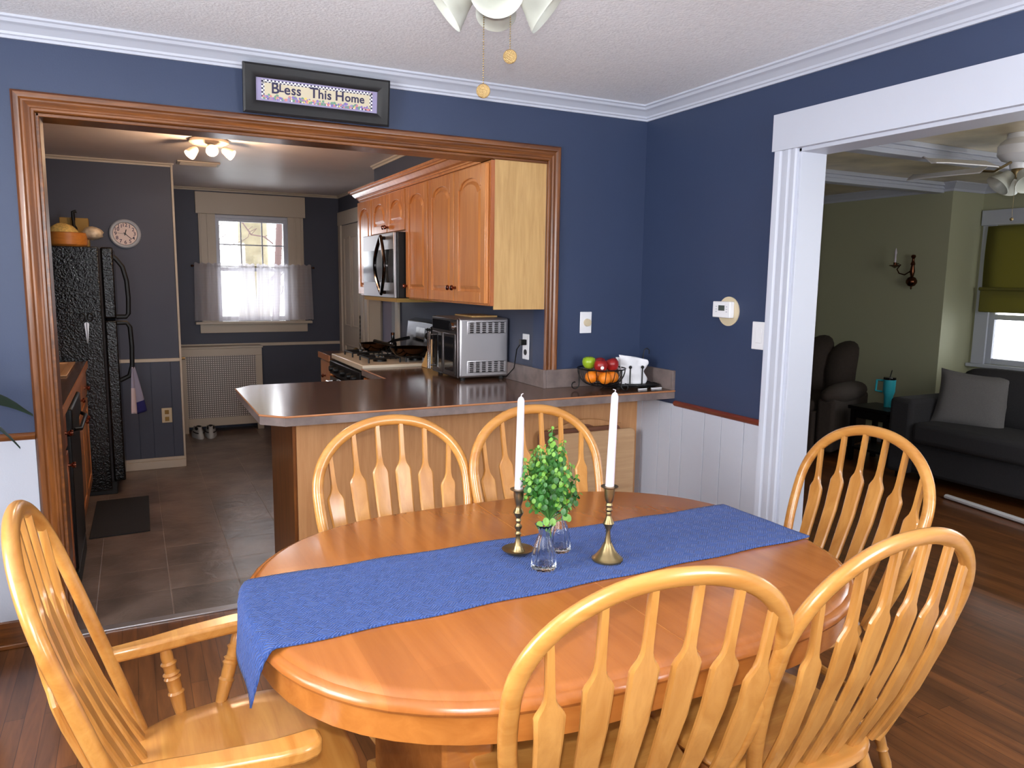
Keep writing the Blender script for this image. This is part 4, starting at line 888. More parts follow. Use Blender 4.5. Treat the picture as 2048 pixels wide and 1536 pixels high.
o = MB().grid(run, 150, 30).build('table_runner', 'runner_blue', solid=.004, smooth=60, origin=(0, 0, 0)); tag(o, 'textured blue cloth runner along the dining table hanging over the left end', 'runner')
# candlesticks
def stick(x, y, prof, base, lab, cone):
    t = thing('candlestick', lab, 'candlestick', (x, y, TZ+.006), 'brass candlesticks on the runner'); z0 = TZ+.007
    MB().lathe([(r, z0+z) for r, z in base], (x, y, 0), 36).build('base', 'brass', t, smooth=40)
    MB().lathe([(r, z0+z) for r, z in prof], (x, y, 0), 28).build('stem', 'brass', t, smooth=40)
    return t
stA = [(.012, .018), (.009, .028), (.0065, .040), (.006, .050), (.009, .054), (.006, .058), (.0055, .064), (.009, .070), (.010, .075), (.006, .080), (.0055, .086), (.008, .090), (.006, .096), (.010, .105), (.0145, .112), (.010, .120), (.007, .128), (.009, .136), (.012, .145), (.0135, .160), (.0135, .168), (.0145, .1695), (.022, .173), (.0225, .175), (.012, .1755)]
stick(-1.638, -1.720, stA, [(.026, 0), (.030, .002), (.040, .010), (.0425, .013), (.040, .0125), (.028, .007), (.018, .008), (.014, .014), (.0115, .022)], 'brass candlestick with wide dished base, left of the green plant', 0)
stB = [(.012, .036), (.009, .046), (.006, .066), (.0055, .080), (.0115, .092), (.0150, .098), (.010, .108), (.006, .118), (.0075, .122), (.0055, .128), (.009, .134), (.006, .140), (.0095, .146), (.007, .152), (.010, .158), (.0125, .170), (.0135, .186), (.0135, .190), (.0145, .1905), (.022, .194), (.0225, .196), (.012, .1965)]
stick(-1.448, -1.858, stB, [(.040, 0), (.0405, .004), (.036, .007), (.034, .010), (.026, .018), (.019, .028), (.014, .038), (.010, .046)], 'taller brass candlestick with conical base, right of the green plant', 1)
def candle(x, y, z, h, lean, lab):
    t = thing('taper_candle', lab, 'candle', (x, y, z), 'tall white taper candles'); lx, ly = lean
    prof = [(.0115, 0), (.0112, .02), (.0102, h*.5), (.0090, h-.012), (.0065, h-.005), (.0001, h)]
    T = Matrix.Identity(4); T[0][2] = lx; T[1][2] = ly
    MB().lathe(prof, (x, y, z), 20, T=T).build('wax', 'candle', t, smooth=60)
    tx, ty = x+lx*h, y+ly*h; MB().tube([(tx, ty, z+h-.002), (tx+.001, ty, z+h+.004), (tx-.006 if lx > .03 else tx+.006, ty, z+h+.006)], .0012, n=5).build('wick', 'candle', t)
candle(-1.638, -1.720, TZ+.007+.172, .248, (.012, 0), 'white taper candle in the left candlestick with the dished base')
candle(-1.448, -1.858, TZ+.007+.193, .246, (.045, .02), 'white taper candle leaning slightly in the right candlestick')
# vases
def vase(x, y, lab, s=1, sq=3.2):
    t = thing('glass_vase', lab, 'vase', (x, y, TZ+.006), 'ribbed glass bud vases'); z0 = TZ+.007
    pr = [(.0001, 0), (.024, 0), (.026, .003), (.0255, .02), (.023, .045), (.018, .068), (.0125, .084), (.011, .092), (.0125, .100), (.0175, .110), (.019, .114), (.0170, .1135), (.0105, .100), (.0088, .092), (.010, .083), (.0155, .066), (.020, .045), (.0222, .02), (.021, .012), (.0001, .010)]
    MB().lathe([(r*s*1.18, z0+z*s) for r, z in pr], (x, y, 0), 96, rib=.055, ribn=12, T=None).build('glass_body', 'crystal', t, smooth=70)
    return t
vase(-1.626, -1.838, 'clear ribbed glass bud vase in front of the plant on the runner')
vase(-1.528, -1.745, 'clear ribbed glass vase behind the front one, partly hidden by the plant')
# plant
pl = thing('leafy_greenery', 'bunch of bright green boxwood sprigs standing in the glass vase', 'plant', (-1.56, -1.78, TZ+.10))
random.seed(11); st_ = MB(); lf_ = MB(); base = Vector((-1.585, -1.79, .865))
def leaf(c, r, d):
    d = d.normalized(); a = Vector((0, 0, 1)).cross(d); a = a.normalized() if a.length > .1 else Vector((1, 0, 0)); b_ = d.cross(a)
    c0 = len(lf_.v); pts = [c]+[c+a*(r*.82*cos(2*pi*k/9))+b_*(r*sin(2*pi*k/9))+d*(.12*r) for k in range(9)]
    lf_._add(pts, [(0, 1+k, 1+(k+1) % 9) for k in range(9)])
for i in range(64):
    a = random.uniform(0, 2*pi); rad = random.uniform(.0, 1)**.55*.076; hh = random.uniform(.07, .215)*(1-.30*(rad/.076)**3)
    if i == 0: rad, hh = .004, .235
    tip = base+Vector((cos(a)*rad*1.05+.020, sin(a)*rad*1.05+.02, hh)); mid = base+Vector((cos(a)*rad*.75+.012, sin(a)*rad*.75+.01, hh*.45))
    pts = [base+Vector((cos(a)*.006, sin(a)*.006, -.05)), base, mid, tip]; st_.tube(pts, .0011, n=4)
    nn = int(hh/.0115)
    for k in range(nn):
        t_ = .25+.75*(k+1)/nn; p = mid.lerp(tip, (t_-.45)/.55) if t_ > .45 else base.lerp(mid, t_/.45)
        for s_ in (0, 1):
            an = k*1.9+s_*pi+a; dr = Vector((cos(an), sin(an), .25+random.uniform(-.1, .5))); r = random.uniform(.0058, .0092)*(1 if t_ < .85 else .75)
            lf_.cur = 1 if random.random() < .22 or t_ > .93 else 0
            leaf(p+Vector((cos(an), sin(an), .1))*r*1.15, r, dr*.8+Vector((random.uniform(-.4, .4), random.uniform(-.6, .1), .3)))
for q_, (dx, dy, dz) in enumerate(((-.050, -.040, .004), (-.038, -.050, .014), (-.030, -.044, -.006), (-.018, -.05, .010), (.030, -.03, .012), (.044, -.022, .004), (.036, -.02, .026))):
    lf_.cur = 1; leaf(base+Vector((dx, dy, dz)), .0105, Vector((-.3+.25*(q_ % 3-1), -1, .25+.2*(q_ % 2)))); st_.tube([base+Vector((0, 0, -.01)), base+Vector((dx*.6, dy*.6, dz*.4-.004)), base+Vector((dx, dy, dz))], .0011, n=4)
st_.build('stems', 'stem_green', pl); lf_.build('foliage', ['leaf_green', 'leaf_light'], pl, smooth=0, recalc=False)

# ------------------------------------------------------------------ chairs
REC = .306
def backpt(x, z, yb=-.17): return (x, yb-tan(REC)*(z-.44), z)
def hoop_xz(H, hw, zc, base, p=2.1, n=40):
    ar = [(hw*(1 if cos(t) > 0 else -1)*abs(cos(t))**(2/p), zc+(H-zc)*abs(sin(t))**(2/p)) for t in [pi*i/n for i in range(n+1)]]
    low = [(base+(hw-base)*(1-(1-u)**2), .44+(zc-.44)*u) for u in [i/9 for i in range(9)]]
    return low+ar+[(-x, z) for x, z in low[::-1]]
def leg_mesh(x0, y0, x1, y1, ztop=.425):
    L_ = ztop-.008; P0 = Vector((x0, y0, ztop)); P1 = Vector((x1, y1, .008)); k = [(0, .013), (.06, .0155), (.14, .0175), (.20, .0195), (.215, .016), (.23, .0205), (.245, .0155), (.26, .0205), (.275, .016), (.36, .0195), (.55, .021), (.72, .0175), (.82, .0155), (.835, .0185), (.85, .0145), (.93, .0165), (1, .012)]
    return MB().tube([P0.lerp(P1, t) for t, r in k], [r for t, r in k], n=12), P0, P1
def make_chair(label, arm=False, group='arrow back dining chairs'):
    t = thing('dining_armchair' if arm else 'dining_chair', label, 'chair', (0, 0, 0), None if arm else group)
    H, hw, zc, base = (1.039, .238, .85, .212) if arm else (1.002, .262, .79, .19)
    # seat
    sw, sdp = (.265, .245) if arm else (.232, .215)
    def seat(inset=0):
        pts = []
        for i in range(36):
            a = 2*pi*i/36; c_, s_ = cos(a), sin(a); x = (sw-inset)*abs(c_)**(2/2.9)*(1 if c_ > 0 else -1); y = (sdp-inset)*abs(s_)**(2/2.9)*(1 if s_ > 0 else -1)
            x *= 1+.08*(y/sdp) ; pts.append((x, y))
        return pts
    lv = [(.030, .415), (.010, .420), (0, .434), (.004, .446), (.014, .451)]
    rings = [[(x, y, z) for x, y in seat(i)] for i, z in lv]
    for sc_, dz in ((.80, -.003), (.55, -.010), (.28, -.013)):
        rings.append([(x*sc_, y*sc_, .451+dz) for x, y in seat(.014)])
    n = 36; vs = [p for r in rings for p in r]; fs = [(k*n+j, k*n+(j+1) % n, (k+1)*n+(j+1) % n, (k+1)*n+j) for k in range(len(rings)-1) for j in range(n)]+[tuple(range(n))[::-1], tuple(range((len(rings)-1)*n, len(rings)*n))]
    MB()._add(vs, fs).build('seat', 'honey_x', t, smooth=50)
    hp = [backpt(x, z) for x, z in hoop_xz(H, hw, zc, base)]
    up = Vector((0, -cos(REC), -sin(REC))); MB().tube(hp, .0135, n=14, flat=1.33, up=up).build('hoop', 'honey_dark' if False else 'honey_x', t, smooth=60)
    arc = hoop_xz(H, hw, zc, base)
    for i in range(6):
        q = (i-2.5); xt = q*.0845*hw/.262; xb = q*.070
        # find hoop height at xt
        zt = zc+(H-zc)*(1-(abs(xt)/hw)**2.1)**(1/2.1)-.010
        zsh = .835-.011*q*q; zn = zsh+.048
        ks = [(.445, .0135), (.50, .0175), (.60, .0225), (.72, .0262), (zsh-.012, .0280), (zsh, .0282), (zsh+.008, .0250), (zsh+.022, .0155), (zsh+.036, .0102), (zn+.008, .0086), (zt-.02, .0080), (zt, .0074)]
        f = MB(); nv = 8; vs = []
        for z, hwd in ks:
            tt = (z-.44)/(zt-.44); xc = xb+(xt-xb)*min(1, tt*1.0); bow = -.030*sin(pi*min(1, tt)); th_ = .0064 if hwd > .0145 else .0074
            px_, py_, pz_ = backpt(xc, z); py_ += bow+.0
            for (a, b_) in ((-1, -.4), (-.8, -1), (.8, -1), (1, -.4), (1, .4), (.8, 1), (-.8, 1), (-1, .4)): vs.append((px_+a*hwd, py_+b_*th_, pz_+b_*th_*.3))
        m_ = len(ks); fs = [(k*8+j, k*8+(j+1) % 8, (k+1)*8+(j+1) % 8, (k+1)*8+j) for k in range(m_-1) for j in range(8)]+[tuple(range(8))[::-1], tuple(range((m_-1)*8, m_*8))]
        f._add(vs, fs).build('arrow_slat', 'honey', t, smooth=22)
    ends = {}
    for sx_ in (-1, 1):
        for sy_ in (-1, 1):
            f, P0, P1 = leg_mesh(sx_*(sw-.07), sy_*(sdp-.07), sx_*(sw+.025), sy_*(sdp+.0) + (-.012 if sy_ < 0 else .0))
            lg = f.build('leg', 'honey', t); MB().lathe([(.013, 0), (.0155, .002), (.0155, .008), (.013, .009)], (P1.x, P1.y, 0), 12).build('glide', 'plastic_white', lg); ends[sx_, sy_] = (P0, P1)
    def at(k, u): a, b_ = ends[k]; return a.lerp(b_, u)
    sp = [(0, .007), (.2, .009), (.42, .0125), (.46, .014), (.5, .0145), (.54, .014), (.58, .0125), (.8, .009), (1, .007)]
    def stretch(a, b_): MB().tube([a.lerp(b_, u) for u, r in sp], [r for u, r in sp], n=10).build('stretcher', 'honey', t)
    stretch(at((-1, -1), .62), at((-1, 1), .62)); stretch(at((1, -1), .62), at((1, 1), .62))
    stretch((at((-1, -1), .62)+at((-1, 1), .62))/2, (at((1, -1), .62)+at((1, 1), .62))/2); stretch(at((-1, 1), .42), at((1, 1), .42)); stretch(at((-1, -1), .5), at((1, -1), .5))
    if arm:
        for s_ in (-1, 1):
            zA = .64; pts = []
            cen = [(-.235, .240, .017), (-.15, .252, .022), (-.06, .272, .026), (.04, .287, .029), (.08, .288, .031), (.105, .283, .028), (.118, .28, .016)]
            o1 = [(s_*(xx-w_), yy) for yy, xx, w_ in cen]; o2 = [(s_*(xx+w_), yy) for yy, xx, w_ in cen[::-1]]
            MB().prism(o1+o2, zA-.030, zA).build('armrest', 'honey_x', t, bevel=.008, bseg=3)
            for (yb_, yt_, xb_) in ((-.085, -.115, .250), (.0, .055, .252)):
                a = Vector((s_*xb_, yb_, .44)); b_ = Vector((s_*(.262 if yt_ < 0 else .284), yt_, zA-.028))
                kk = [(0, .0125), (.12, .0145), (.30, .0165), (.33, .019), (.36, .015), (.42, .016), (.52, .016), (.55, .0195), (.58, .015), (.61, .0195), (.64, .014), (.72, .0145), (.76, .0185), (.79, .0135), (.88, .0145), (1, .010)]
                MB().tube([a.lerp(b_, u) for u, r in kk], [r for u, r in kk], n=12).build('arm_spindle', 'honey', t)
    return t
def dup(root, label):
    r = root.copy(); COL.objects.link(r); r['label'] = label
    for ch in list(root.children):
        c_ = ch.copy(); COL.objects.link(c_); c_.parent = r
        for g in ch.children: d_ = g.copy(); COL.objects.link(d_); d_.parent = c_
    return r
CH = [(-1.742, -1.350, 3.209, 'honey oak arrow back chair against the peninsula, left of the candlesticks'),
      (-1.204, -1.345, 3.187, 'honey oak arrow back chair against the peninsula, behind the green plant'),
      (-.729, -1.775, 1.449, 'honey oak arrow back chair at the right end of the table before the white doorway'),
      (-1.223, -2.19, .009, 'honey oak arrow back chair in the right foreground overlapping the near table edge'),
      (-1.697, -2.155, -.148, 'honey oak arrow back chair at centre foreground with its back nearest the camera')]
ch0 = make_chair(CH[0][3])
for i, (x, y, th_, lab) in enumerate(CH):
    c_ = ch0 if i == 0 else dup(ch0, lab); c_.location = (x, y, 0); c_.rotation_euler = (0, 0, th_)
ac = make_chair('honey oak arrow back armchair at the left end of the table', True); ac.location = (-2.367, -1.826, 0); ac.rotation_euler = (0, 0, radians(-88.6))

# ------------------------------------------------------------------ dining ceiling fan
FC = Vector((-1.678, -1.640, 0))
fn_ = thing('ceiling_fan', 'white ceiling fan with frosted bell glass light kit over dining table', 'ceiling fan', (FC.x, FC.y, 2.12))
MB().lathe([(.0001, CZ), (.085, CZ-.0005), (.09, CZ-.03), (.12, CZ-.045), (.125, CZ-.09), (.10, CZ-.12), (.055, CZ-.135), (.045, CZ-.15)], FC, 36).build('motor_housing', 'plastic_white', fn_)
MB().lathe([(.045, CZ-.15), (.060, CZ-.165), (.066, CZ-.20), (.064, CZ-.232), (.050, CZ-.252), (.024, CZ-.263), (.0001, CZ-.265)], FC, 36).build('light_kit_bowl', 'frost', fn_)
def bell(parent, c, d, s=1.0, m='frost'):
    d = d.normalized(); q = Vector((0, 0, 1)).rotation_difference(d).to_matrix().to_4x4(); T = Matrix.Translation(c) @ q
    pr = [(.018, 0), (.030, .006), (.034, .02), (.037, .035), (.044, .052), (.052, .066), (.053, .070), (.058, .078), (.0585, .082), (.064, .090), (.0655, .096), (.063, .0955), (.052, .078), (.042, .056), (.033, .035), (.028, .012), (.016, .004)]
    return MB().lathe([(r*s, z*s) for r, z in pr], n=36, T=T).build('glass_shade', m, parent, smooth=50)
for a in (65, 155, 245, 335):
    a = radians(a+0); dr = Vector((cos(a), sin(a), 0)); c_ = FC+Vector((0, 0, CZ-.200))+dr*.058
    bell(fn_, c_, dr*(.72 if a > 1.3 else .95)+Vector((0, 0, -.60 if a > 1.3 else -.30)), .98 if a > 1.3 else .82)
for k in range(5):
    a = radians(180+36+72*k+28); dr = Vector((cos(a), sin(a), 0)); pp = Vector((-dr.y, dr.x, 0))
    if dr.y > -.25: continue
    vs = []; 
    for (r_, w_) in ((.13, .03), (.2, .055), (.45, .068), (.52, .06), (.54, .03)):
        for s_ in (-1, 1):
            for h_ in (0, .006): vs.append(FC+dr*r_+pp*(w_*s_)+Vector((0, 0, CZ-.085+h_+.012*s_)))
    fs = []
    for j in range(4): b0 = 4*j; b1 = 4*(j+1); fs += [(b0, b0+2, b1+2, b1), (b0+1, b1+1, b1+3, b0+3), (b0, b1, b1+1, b0+1), (b0+2, b0+3, b1+3, b1+2)]
    fs += [(0, 1, 3, 2), (16, 18, 19, 17)]
    MB()._add(vs, fs).build('blade', 'plastic_white', fn_)
def pull(x, y, z0, z1):
    f = MB(); n = int((z0-z1)/.0055)
    for i in range(n): f.sphere((x, y, z0-(i+.5)*(z0-z1)/n), .0021, 6)
    f.build('pull_chain', 'brass', fn_)
    d = (CAM-Vector((x, y, z1))); d.z = 0; d.normalize(); q = Vector((0, 0, 1)).rotation_difference(d).to_matrix().to_4x4()
    part = MB().lathe([(.0001, -.003), (.0155, -.003), (.017, -.0015), (.017, .0015), (.0155, .003), (.0135, .0022), (.0001, .0022)], n=28, T=Matrix.Translation((x, y, z1-.017)) @ q).build('pull_medallion', 'gold', fn_)
pull(-1.722, -1.662, 2.16, 1.948); pull(-1.655, -1.672, 2.17, 2.035)

# ------------------------------------------------------------------ kitchen ceiling light, vent
kl = thing('ceiling_spotlight', 'lit three bulb spotlight fixture on the kitchen ceiling', 'ceiling light', (-2.05, 1.65, 2.2))
MB().lathe([(.0001, KZ), (.11, KZ-.001), (.115, KZ-.02), (.09, KZ-.035), (.0001, KZ-.036)], (-2.05, 1.65, 0), 36).build('canopy', 'trim_cream', kl)
for i, (dx, dy, dz, dd_) in enumerate(((-.07, .03, -.05, (-.55, -.25, -.6)), (.0, -.06, -.05, (.05, -.85, -.45)), (.075, .0, -.05, (.75, -.35, -.5)))):
    c_ = Vector((-2.05+dx, 1.65+dy, KZ-.03+dz*.4)); d = Vector(dd_).normalized(); q = Vector((0, 0, 1)).rotation_difference(d).to_matrix().to_4x4(); T = Matrix.Translation(c_) @ q
    sh = MB().lathe([(.012, 0), (.022, .01), (.030, .04), (.036, .07), (.034, .07), (.028, .04), (.0001, .012)], n=24, T=T).build('spot_head', 'trim_cream', kl)
    MB().lathe([(.0001, .03), (.018, .035), (.031, .066), (.031, .069), (.0001, .074)], n=24, T=T).build('bulb', 'bulb' if i == 1 else 'spot_bulb', sh)
light('kitchen_bulb', 'POINT', (-2.05, 1.50, 2.13), 20, (1, .66, .40), .04)
vt = thing('ceiling_vent', 'white rectangular vent on the kitchen ceiling beyond the light', 'vent', (-2.03, 2.70, KZ-.012))
B(-2.18, -1.89, 2.62, 2.78, KZ-.012, KZ-.0005).build('vent_frame', 'trim_cream', vt, bevel=.002)
f = MB()
for i in range(7): f.box(-2.16, -1.91, 2.637+.019*i, 2.642+.019*i, KZ-.016, KZ-.010)
f.build('vent_slats', 'trim_cream', vt)
# ------------------------------------------------------------------ kitchen small things
o = MB().prism([(-2.80, 1.27), (-2.49, 1.285), (-2.483, 2.058), (-2.79, 2.05)], 0, .008).build('kitchen_mat', 'rug_black', bevel=.003); tag(o, 'small black rectangular mat on the slate floor before the sink cabinets', 'mat')
def shoe(x, y, rz, lab):
    t = thing('sneaker', lab, 'shoe', (x, y, 0), 'pair of white sneakers'); T = TR((x, y, 0), 0, 0, rz)
    def out(sc_, z):
        pts = []
        for i in range(20):
            a = 2*pi*i/20; yy = .14*sin(a); xx = .048*cos(a)*(1-.18*(sin(a) < 0))
            pts.append(T @ Vector((xx*sc_, yy*(.5+.5*sc_), z)))
        return pts
    def loft(name, rows, m):
        vs = [p for r in rows for p in r]; n = 20; fs = [(k*n+j, k*n+(j+1) % n, (k+1)*n+(j+1) % n, (k+1)*n+j) for k in range(len(rows)-1) for j in range(n)]+[tuple(range(n))[::-1], tuple(range((len(rows)-1)*n, len(rows)*n))]
        return MB()._add(vs, fs).build(name, m, t, smooth=60)
    loft('sole', [out(1.02, 0), out(1.06, .01), out(1.02, .035)], 'shoe_white')
    rows = []
    for k in range(6):
        z = .033+.075*k/5; r = out(1.0-.07*k, z)
        rows.append([Vector((p.x, p.y, .033+(p.z-.033)*(1 if (T.inverted() @ p).y < .02 else max(.25, 1-.5*((T.inverted() @ p).y)/.1)))) for p in r])
    loft('upper', rows, 'shoe_white'); 
    MB().sphere(T @ Vector((0, -.045, .088)), .036, 14, sc=(1, 1.6, .75), T=Matrix.Rotation(rz, 4, 'Z')).build('collar', 'shoe_dark', t)
    f = MB().tube([T @ Vector((.049*cos(a), .02+.075*sin(a)-.06, .062+.01*sin(a))) for a in [pi+pi*i/10 for i in range(11)]], .005, n=6); f.build('stripe', 'shoe_dark', t)
shoe(-2.035, 3.98, radians(8), 'left white sneaker with dark collar before the radiator cover'); shoe(-1.925, 3.98, radians(-4), 'right white sneaker with dark collar before the radiator cover')
# towel on the refrigerator handle
def tow(u, v):
    w_ = .02+.10*v**.8; x = -2.535+.02*v; y = 2.25+(u-.35)*w_*1.2; x += .012*sin(u*9)*v+ (u-.5)*w_*.75; z = .86-.33*v*(1-.10*abs(u-.55))
    return (x, y, z)
tm = MB(); tm.grid(tow, 16, 20); tm.mi = [(0 if (k % 20) < 9 else 2) if k//20 < 8 else (1 if ((k % 20) > 14) else 0) for k in range(len(tm.f))]
o = tm.build('dish_towel', ['towel_grey', 'towel_navy', 'towel_pink'], solid=.004, smooth=60); tag(o, 'blue and white dish towel hanging from refrigerator door handle', 'towel')
# scissors on the fridge side
sc_ = thing('scissors', 'dark handled scissors hanging on the side of the refrigerator', 'scissors', (-2.79, 2.195, 1.05))
f = MB(); 
for s_ in (-1, 1): f.prism([(-2.79+s_*.002, 1.17), (-2.79+s_*.014, 1.16), (-2.79+s_*.002, 1.03)], 2.197, 2.202, 'y')
f.build('blades', 'steel', sc_)
for s_ in (-1, 1): MB().tube([(-2.79+s_*.022+.016*cos(a), 2.196, 1.20+.026*sin(a)) for a in [2*pi*i/14 for i in range(14)]], .004, n=6, closed=True).build('finger_loop', 'black', sc_)
# things on top of the fridge
FT = 1.657
bw = thing('wooden_bowl', 'orange brown oval wooden bowl on top of the refrigerator', 'bowl', (-2.88, 2.36, FT))
MB().lathe([(.0001, FT), (.105, FT), (.118, FT+.012), (.128, FT+.085), (.132, FT+.088), (.122, FT+.085), (.11, FT+.015), (.0001, FT+.010)], (-2.88, 2.36, 0), 36, T=None).build('bowl_body', 'honey_dark', bw)
def lump(name, m, c, r, sc3, lab, cat, seed):
    random.seed(seed); f = MB().sphere((0, 0, 0), r, 18, sc=sc3); f.v = [(c[0]+x*(1+random.uniform(-.12, .12)), c[1]+y*(1+random.uniform(-.12, .12)), c[2]+z*(1+random.uniform(-.1, .1))) for x, y, z in f.v]
    o = f.build(name, m, smooth=50); tag(o, lab, cat); return o
lump('chip_bag', 'chips', (-2.90, 2.36, FT+.085), .085, (1, .9, .72), 'clear bag of yellow snacks heaped in the wooden bowl on the refrigerator', 'bag', 3)
lump('bread_bag', 'bag', (-2.73, 2.36, FT+.09), .07, (.9, 1, .6), 'crinkled plastic bread bag leaning over the right side of the bowl', 'bag', 4)
ob = B(-2.93, -2.76, 2.56, 2.68, FT, FT+.20).build('cardboard_box', 'box_tan', bevel=.004); tag(ob, 'tan cardboard box behind the bowl on top of the refrigerator', 'box')
t = thing('black_bottle', 'black bottle with bent top standing before the tan box on the refrigerator', 'bottle', (-2.84, 2.52, FT)); 
MB().lathe([(.022, FT), (.022, FT+.13), (.01, FT+.15), (.01, FT+.19), (.0001, FT+.19)], (-2.845, 2.525, 0), 14).build('body', 'black', t); MB().tube([(-2.845, 2.525, FT+.18), (-2.845, 2.525, FT+.235), (-2.825, 2.525, FT+.24)], .012, n=8).build('spout', 'black', t)

# ------------------------------------------------------------------ potted palm at the left edge
pm = thing('potted_palm', 'dark leafed houseplant reaching in from the left edge by the oak rail', 'plant', (-3.15, -.42, 0))
MB().lathe([(.0001, 0), (.11, 0), (.15, .26), (.155, .28), (.14, .28), (.13, .25), (.0001, .25)], (-3.15, -.42, 0), 28).build('pot', 'trim_cream', pm)
MB().tube([(-3.15, -.42, .24), (-3.14, -.42, .7), (-3.12, -.42, 1.0)], [.014, .010, .007]).build('stem', 'bronze', pm)
def blade(a, L_, drop, z0):
    def fn(u, v):
        w_ = .024*sin(pi*min(1, u*.95+.05))**.8; x = -3.12+cos(a)*L_*u; y = -.42+sin(a)*L_*u; z = z0+.06*sin(u*2.2)-drop*u*u
        return (x-sin(a)*w_*(v-.5)*2, y+cos(a)*w_*(v-.5)*2, z+(-.008*abs(v-.5)*2 if True else 0)-w_*(v-.5)*2.2)
    return MB().grid(fn, 12, 2).build('leaf', 'palm_dark', pm, smooth=80)
for a, L_, dr_, z0 in ((8, .28, .10, 1.045), (-12, .25, .16, 1.01), (35, .2, .0, 1.12), (-25, .2, .22, .95), (70, .25, .1, 1.05), (120, .25, .1, 1.0), (190, .28, .1, 1.02), (240, .26, .12, .98), (300, .25, .15, .96), (150, .2, .0, 1.1)):
    blade(radians(a), L_, dr_, z0)

# ------------------------------------------------------------------ living room
LX, BXX, BY = 3.74, 4.17, .73; LZ = 2.35
struct(B(LX, LX+.6, BY, 3.1, 0, LZ).build('wall_living_far', 'living_green', smooth=0, origin=(0, 0, 0)), 'sage green living room wall')
struct(B(.14, LX, 3.0, 3.1, 0, LZ).build('wall_living_end', 'living_green', smooth=0))
struct(B(.14, 4.4, -3.2, -3.1, 0, LZ).build('wall_living_near', 'living_green', smooth=0))
VW0, VW1, VZ0, VZ1 = -.55, .33, .80, 2.00
VY1 = .60; VY0 = -.60
wall_with_holes('wall_living_bay', 'x', BXX, BXX+.15, -3.1, BY, 0, LZ, [(VY0, VY1, VZ0, VZ1), (-2.2, -.9, VZ0, VZ1)], 'living_green', 'green window wall of the living room bay')
lcr = [(0, 0), (.06, 0), (.06, .01), (.045, .02), (.03, .04), (.012, .055), (.010, .075), (0, .075)]
struct(MB().sweep([(.14, 3.0, LZ), (LX, 3.0, LZ), (LX, BY, LZ), (BXX, BY, LZ), (BXX, -3.1, LZ)], [(0, -1, 0), (-1, -1, 0), (-1, -1, 0), (-1, -1, 0), (-1, 0, 0)], (0, 0, -1), lcr).build('trim_13', 'trim_white', smooth=25), 'white living room crown moulding')
f = MB()
for (yc, w_) in ((.86, .10), (-.20, .10)):
    x1 = LX if yc > BY else BXX
    f.box(.14, x1, yc-w_*.5, yc+w_*.5, LZ-.085, LZ); 
    for s_ in (-1, 1): f.box(.14, x1, yc+s_*w_*.5-.0, yc+s_*(w_*.5+.03), LZ-.03, LZ); f.box(.14, x1, yc+s_*w_*.5, yc+s_*(w_*.5+.014), LZ-.055, LZ-.03)
struct(f.build('ceiling_beam_living', 'trim_white', bevel=.003), 'white boxed ceiling beams')
struct(MB().box(LX-.02, LX, BY, 3.0, 0, .13).box(LX-.02, BXX, BY-.018, BY, 0, .13).build('baseboard_living', 'trim_white', bevel=.004))
f = MB()
f.box(BXX-.022, BXX, VY1-.015, VY1+.10, VZ0, VZ1).box(BXX-.022, BXX, VY0-.11, VY0+.015, VZ0, VZ1).box(BXX-.03, BXX, VY0-.13, VY1+.115, VZ1, VZ1+.13).box(BXX-.06, BXX, VY0-.14, VY1+.12, VZ0-.03, VZ0)
wl = struct(f.build('window_2', 'trim_white', bevel=.003), 'living room window with olive shade')
f = MB().box(BXX+.02, BXX+.07, VY1-.05, VY1, VZ0, VZ1).box(BXX+.02, BXX+.07, VY0, VY0+.05, VZ0, VZ1).box(BXX+.021, BXX+.069, VY0+.05, VY1-.05, VZ0, VZ0+.05).box(BXX+.021, BXX+.069, VY0+.05, VY1-.05, 1.19, 1.235).box(BXX+.021, BXX+.069, VY0+.05, VY1-.05, VZ1-.05, VZ1)
f.build('sash', 'trim_white', wl, bevel=.003); B(BXX+.045, BXX+.048, VY0+.05, VY1-.05, VZ0+.05, VZ1-.05).build('pane', 'pane_glass', wl)
f = MB().box(BXX+.02, BXX+.07, -.95, -.9, VZ0, VZ1).box(BXX+.02, BXX+.07, -2.2, -2.15, VZ0, VZ1).box(BXX+.02, BXX+.07, -2.2, -.9, VZ0, VZ0+.05).box(BXX+.02, BXX+.07, -2.2, -.9, VZ1-.05, VZ1)
w3 = struct(f.build('window_3', 'trim_white')); B(BXX+.045, BXX+.048, -2.15, -.95, VZ0+.05, VZ1-.05).build('pane', 'pane_glass', w3)
rs = thing('roman_shade', 'olive green roman shade with folded dark hem over the living room window', 'shade', (BXX-.06, -.1, 1.25))
def shd(u, v): return (BXX-.045-.012*sin(pi*v)-(.02 if False else 0), VY0-.03+(VY1-VY0+.07)*u, 1.99-.60*v)
MB().grid(shd, 10, 12).build('fabric', 'shade_olive', rs, solid=.006)
MB().box(BXX-.085, BXX-.05, VY0-.045, VY1+.055, 1.44, 1.47).build('fold', 'shade_olive', rs, bevel=.01)
MB().box(BXX-.075, BXX-.045, VY0-.03, VY1+.045, 1.255, 1.45).build('hem_fold', 'shade_olive', rs, bevel=.01)
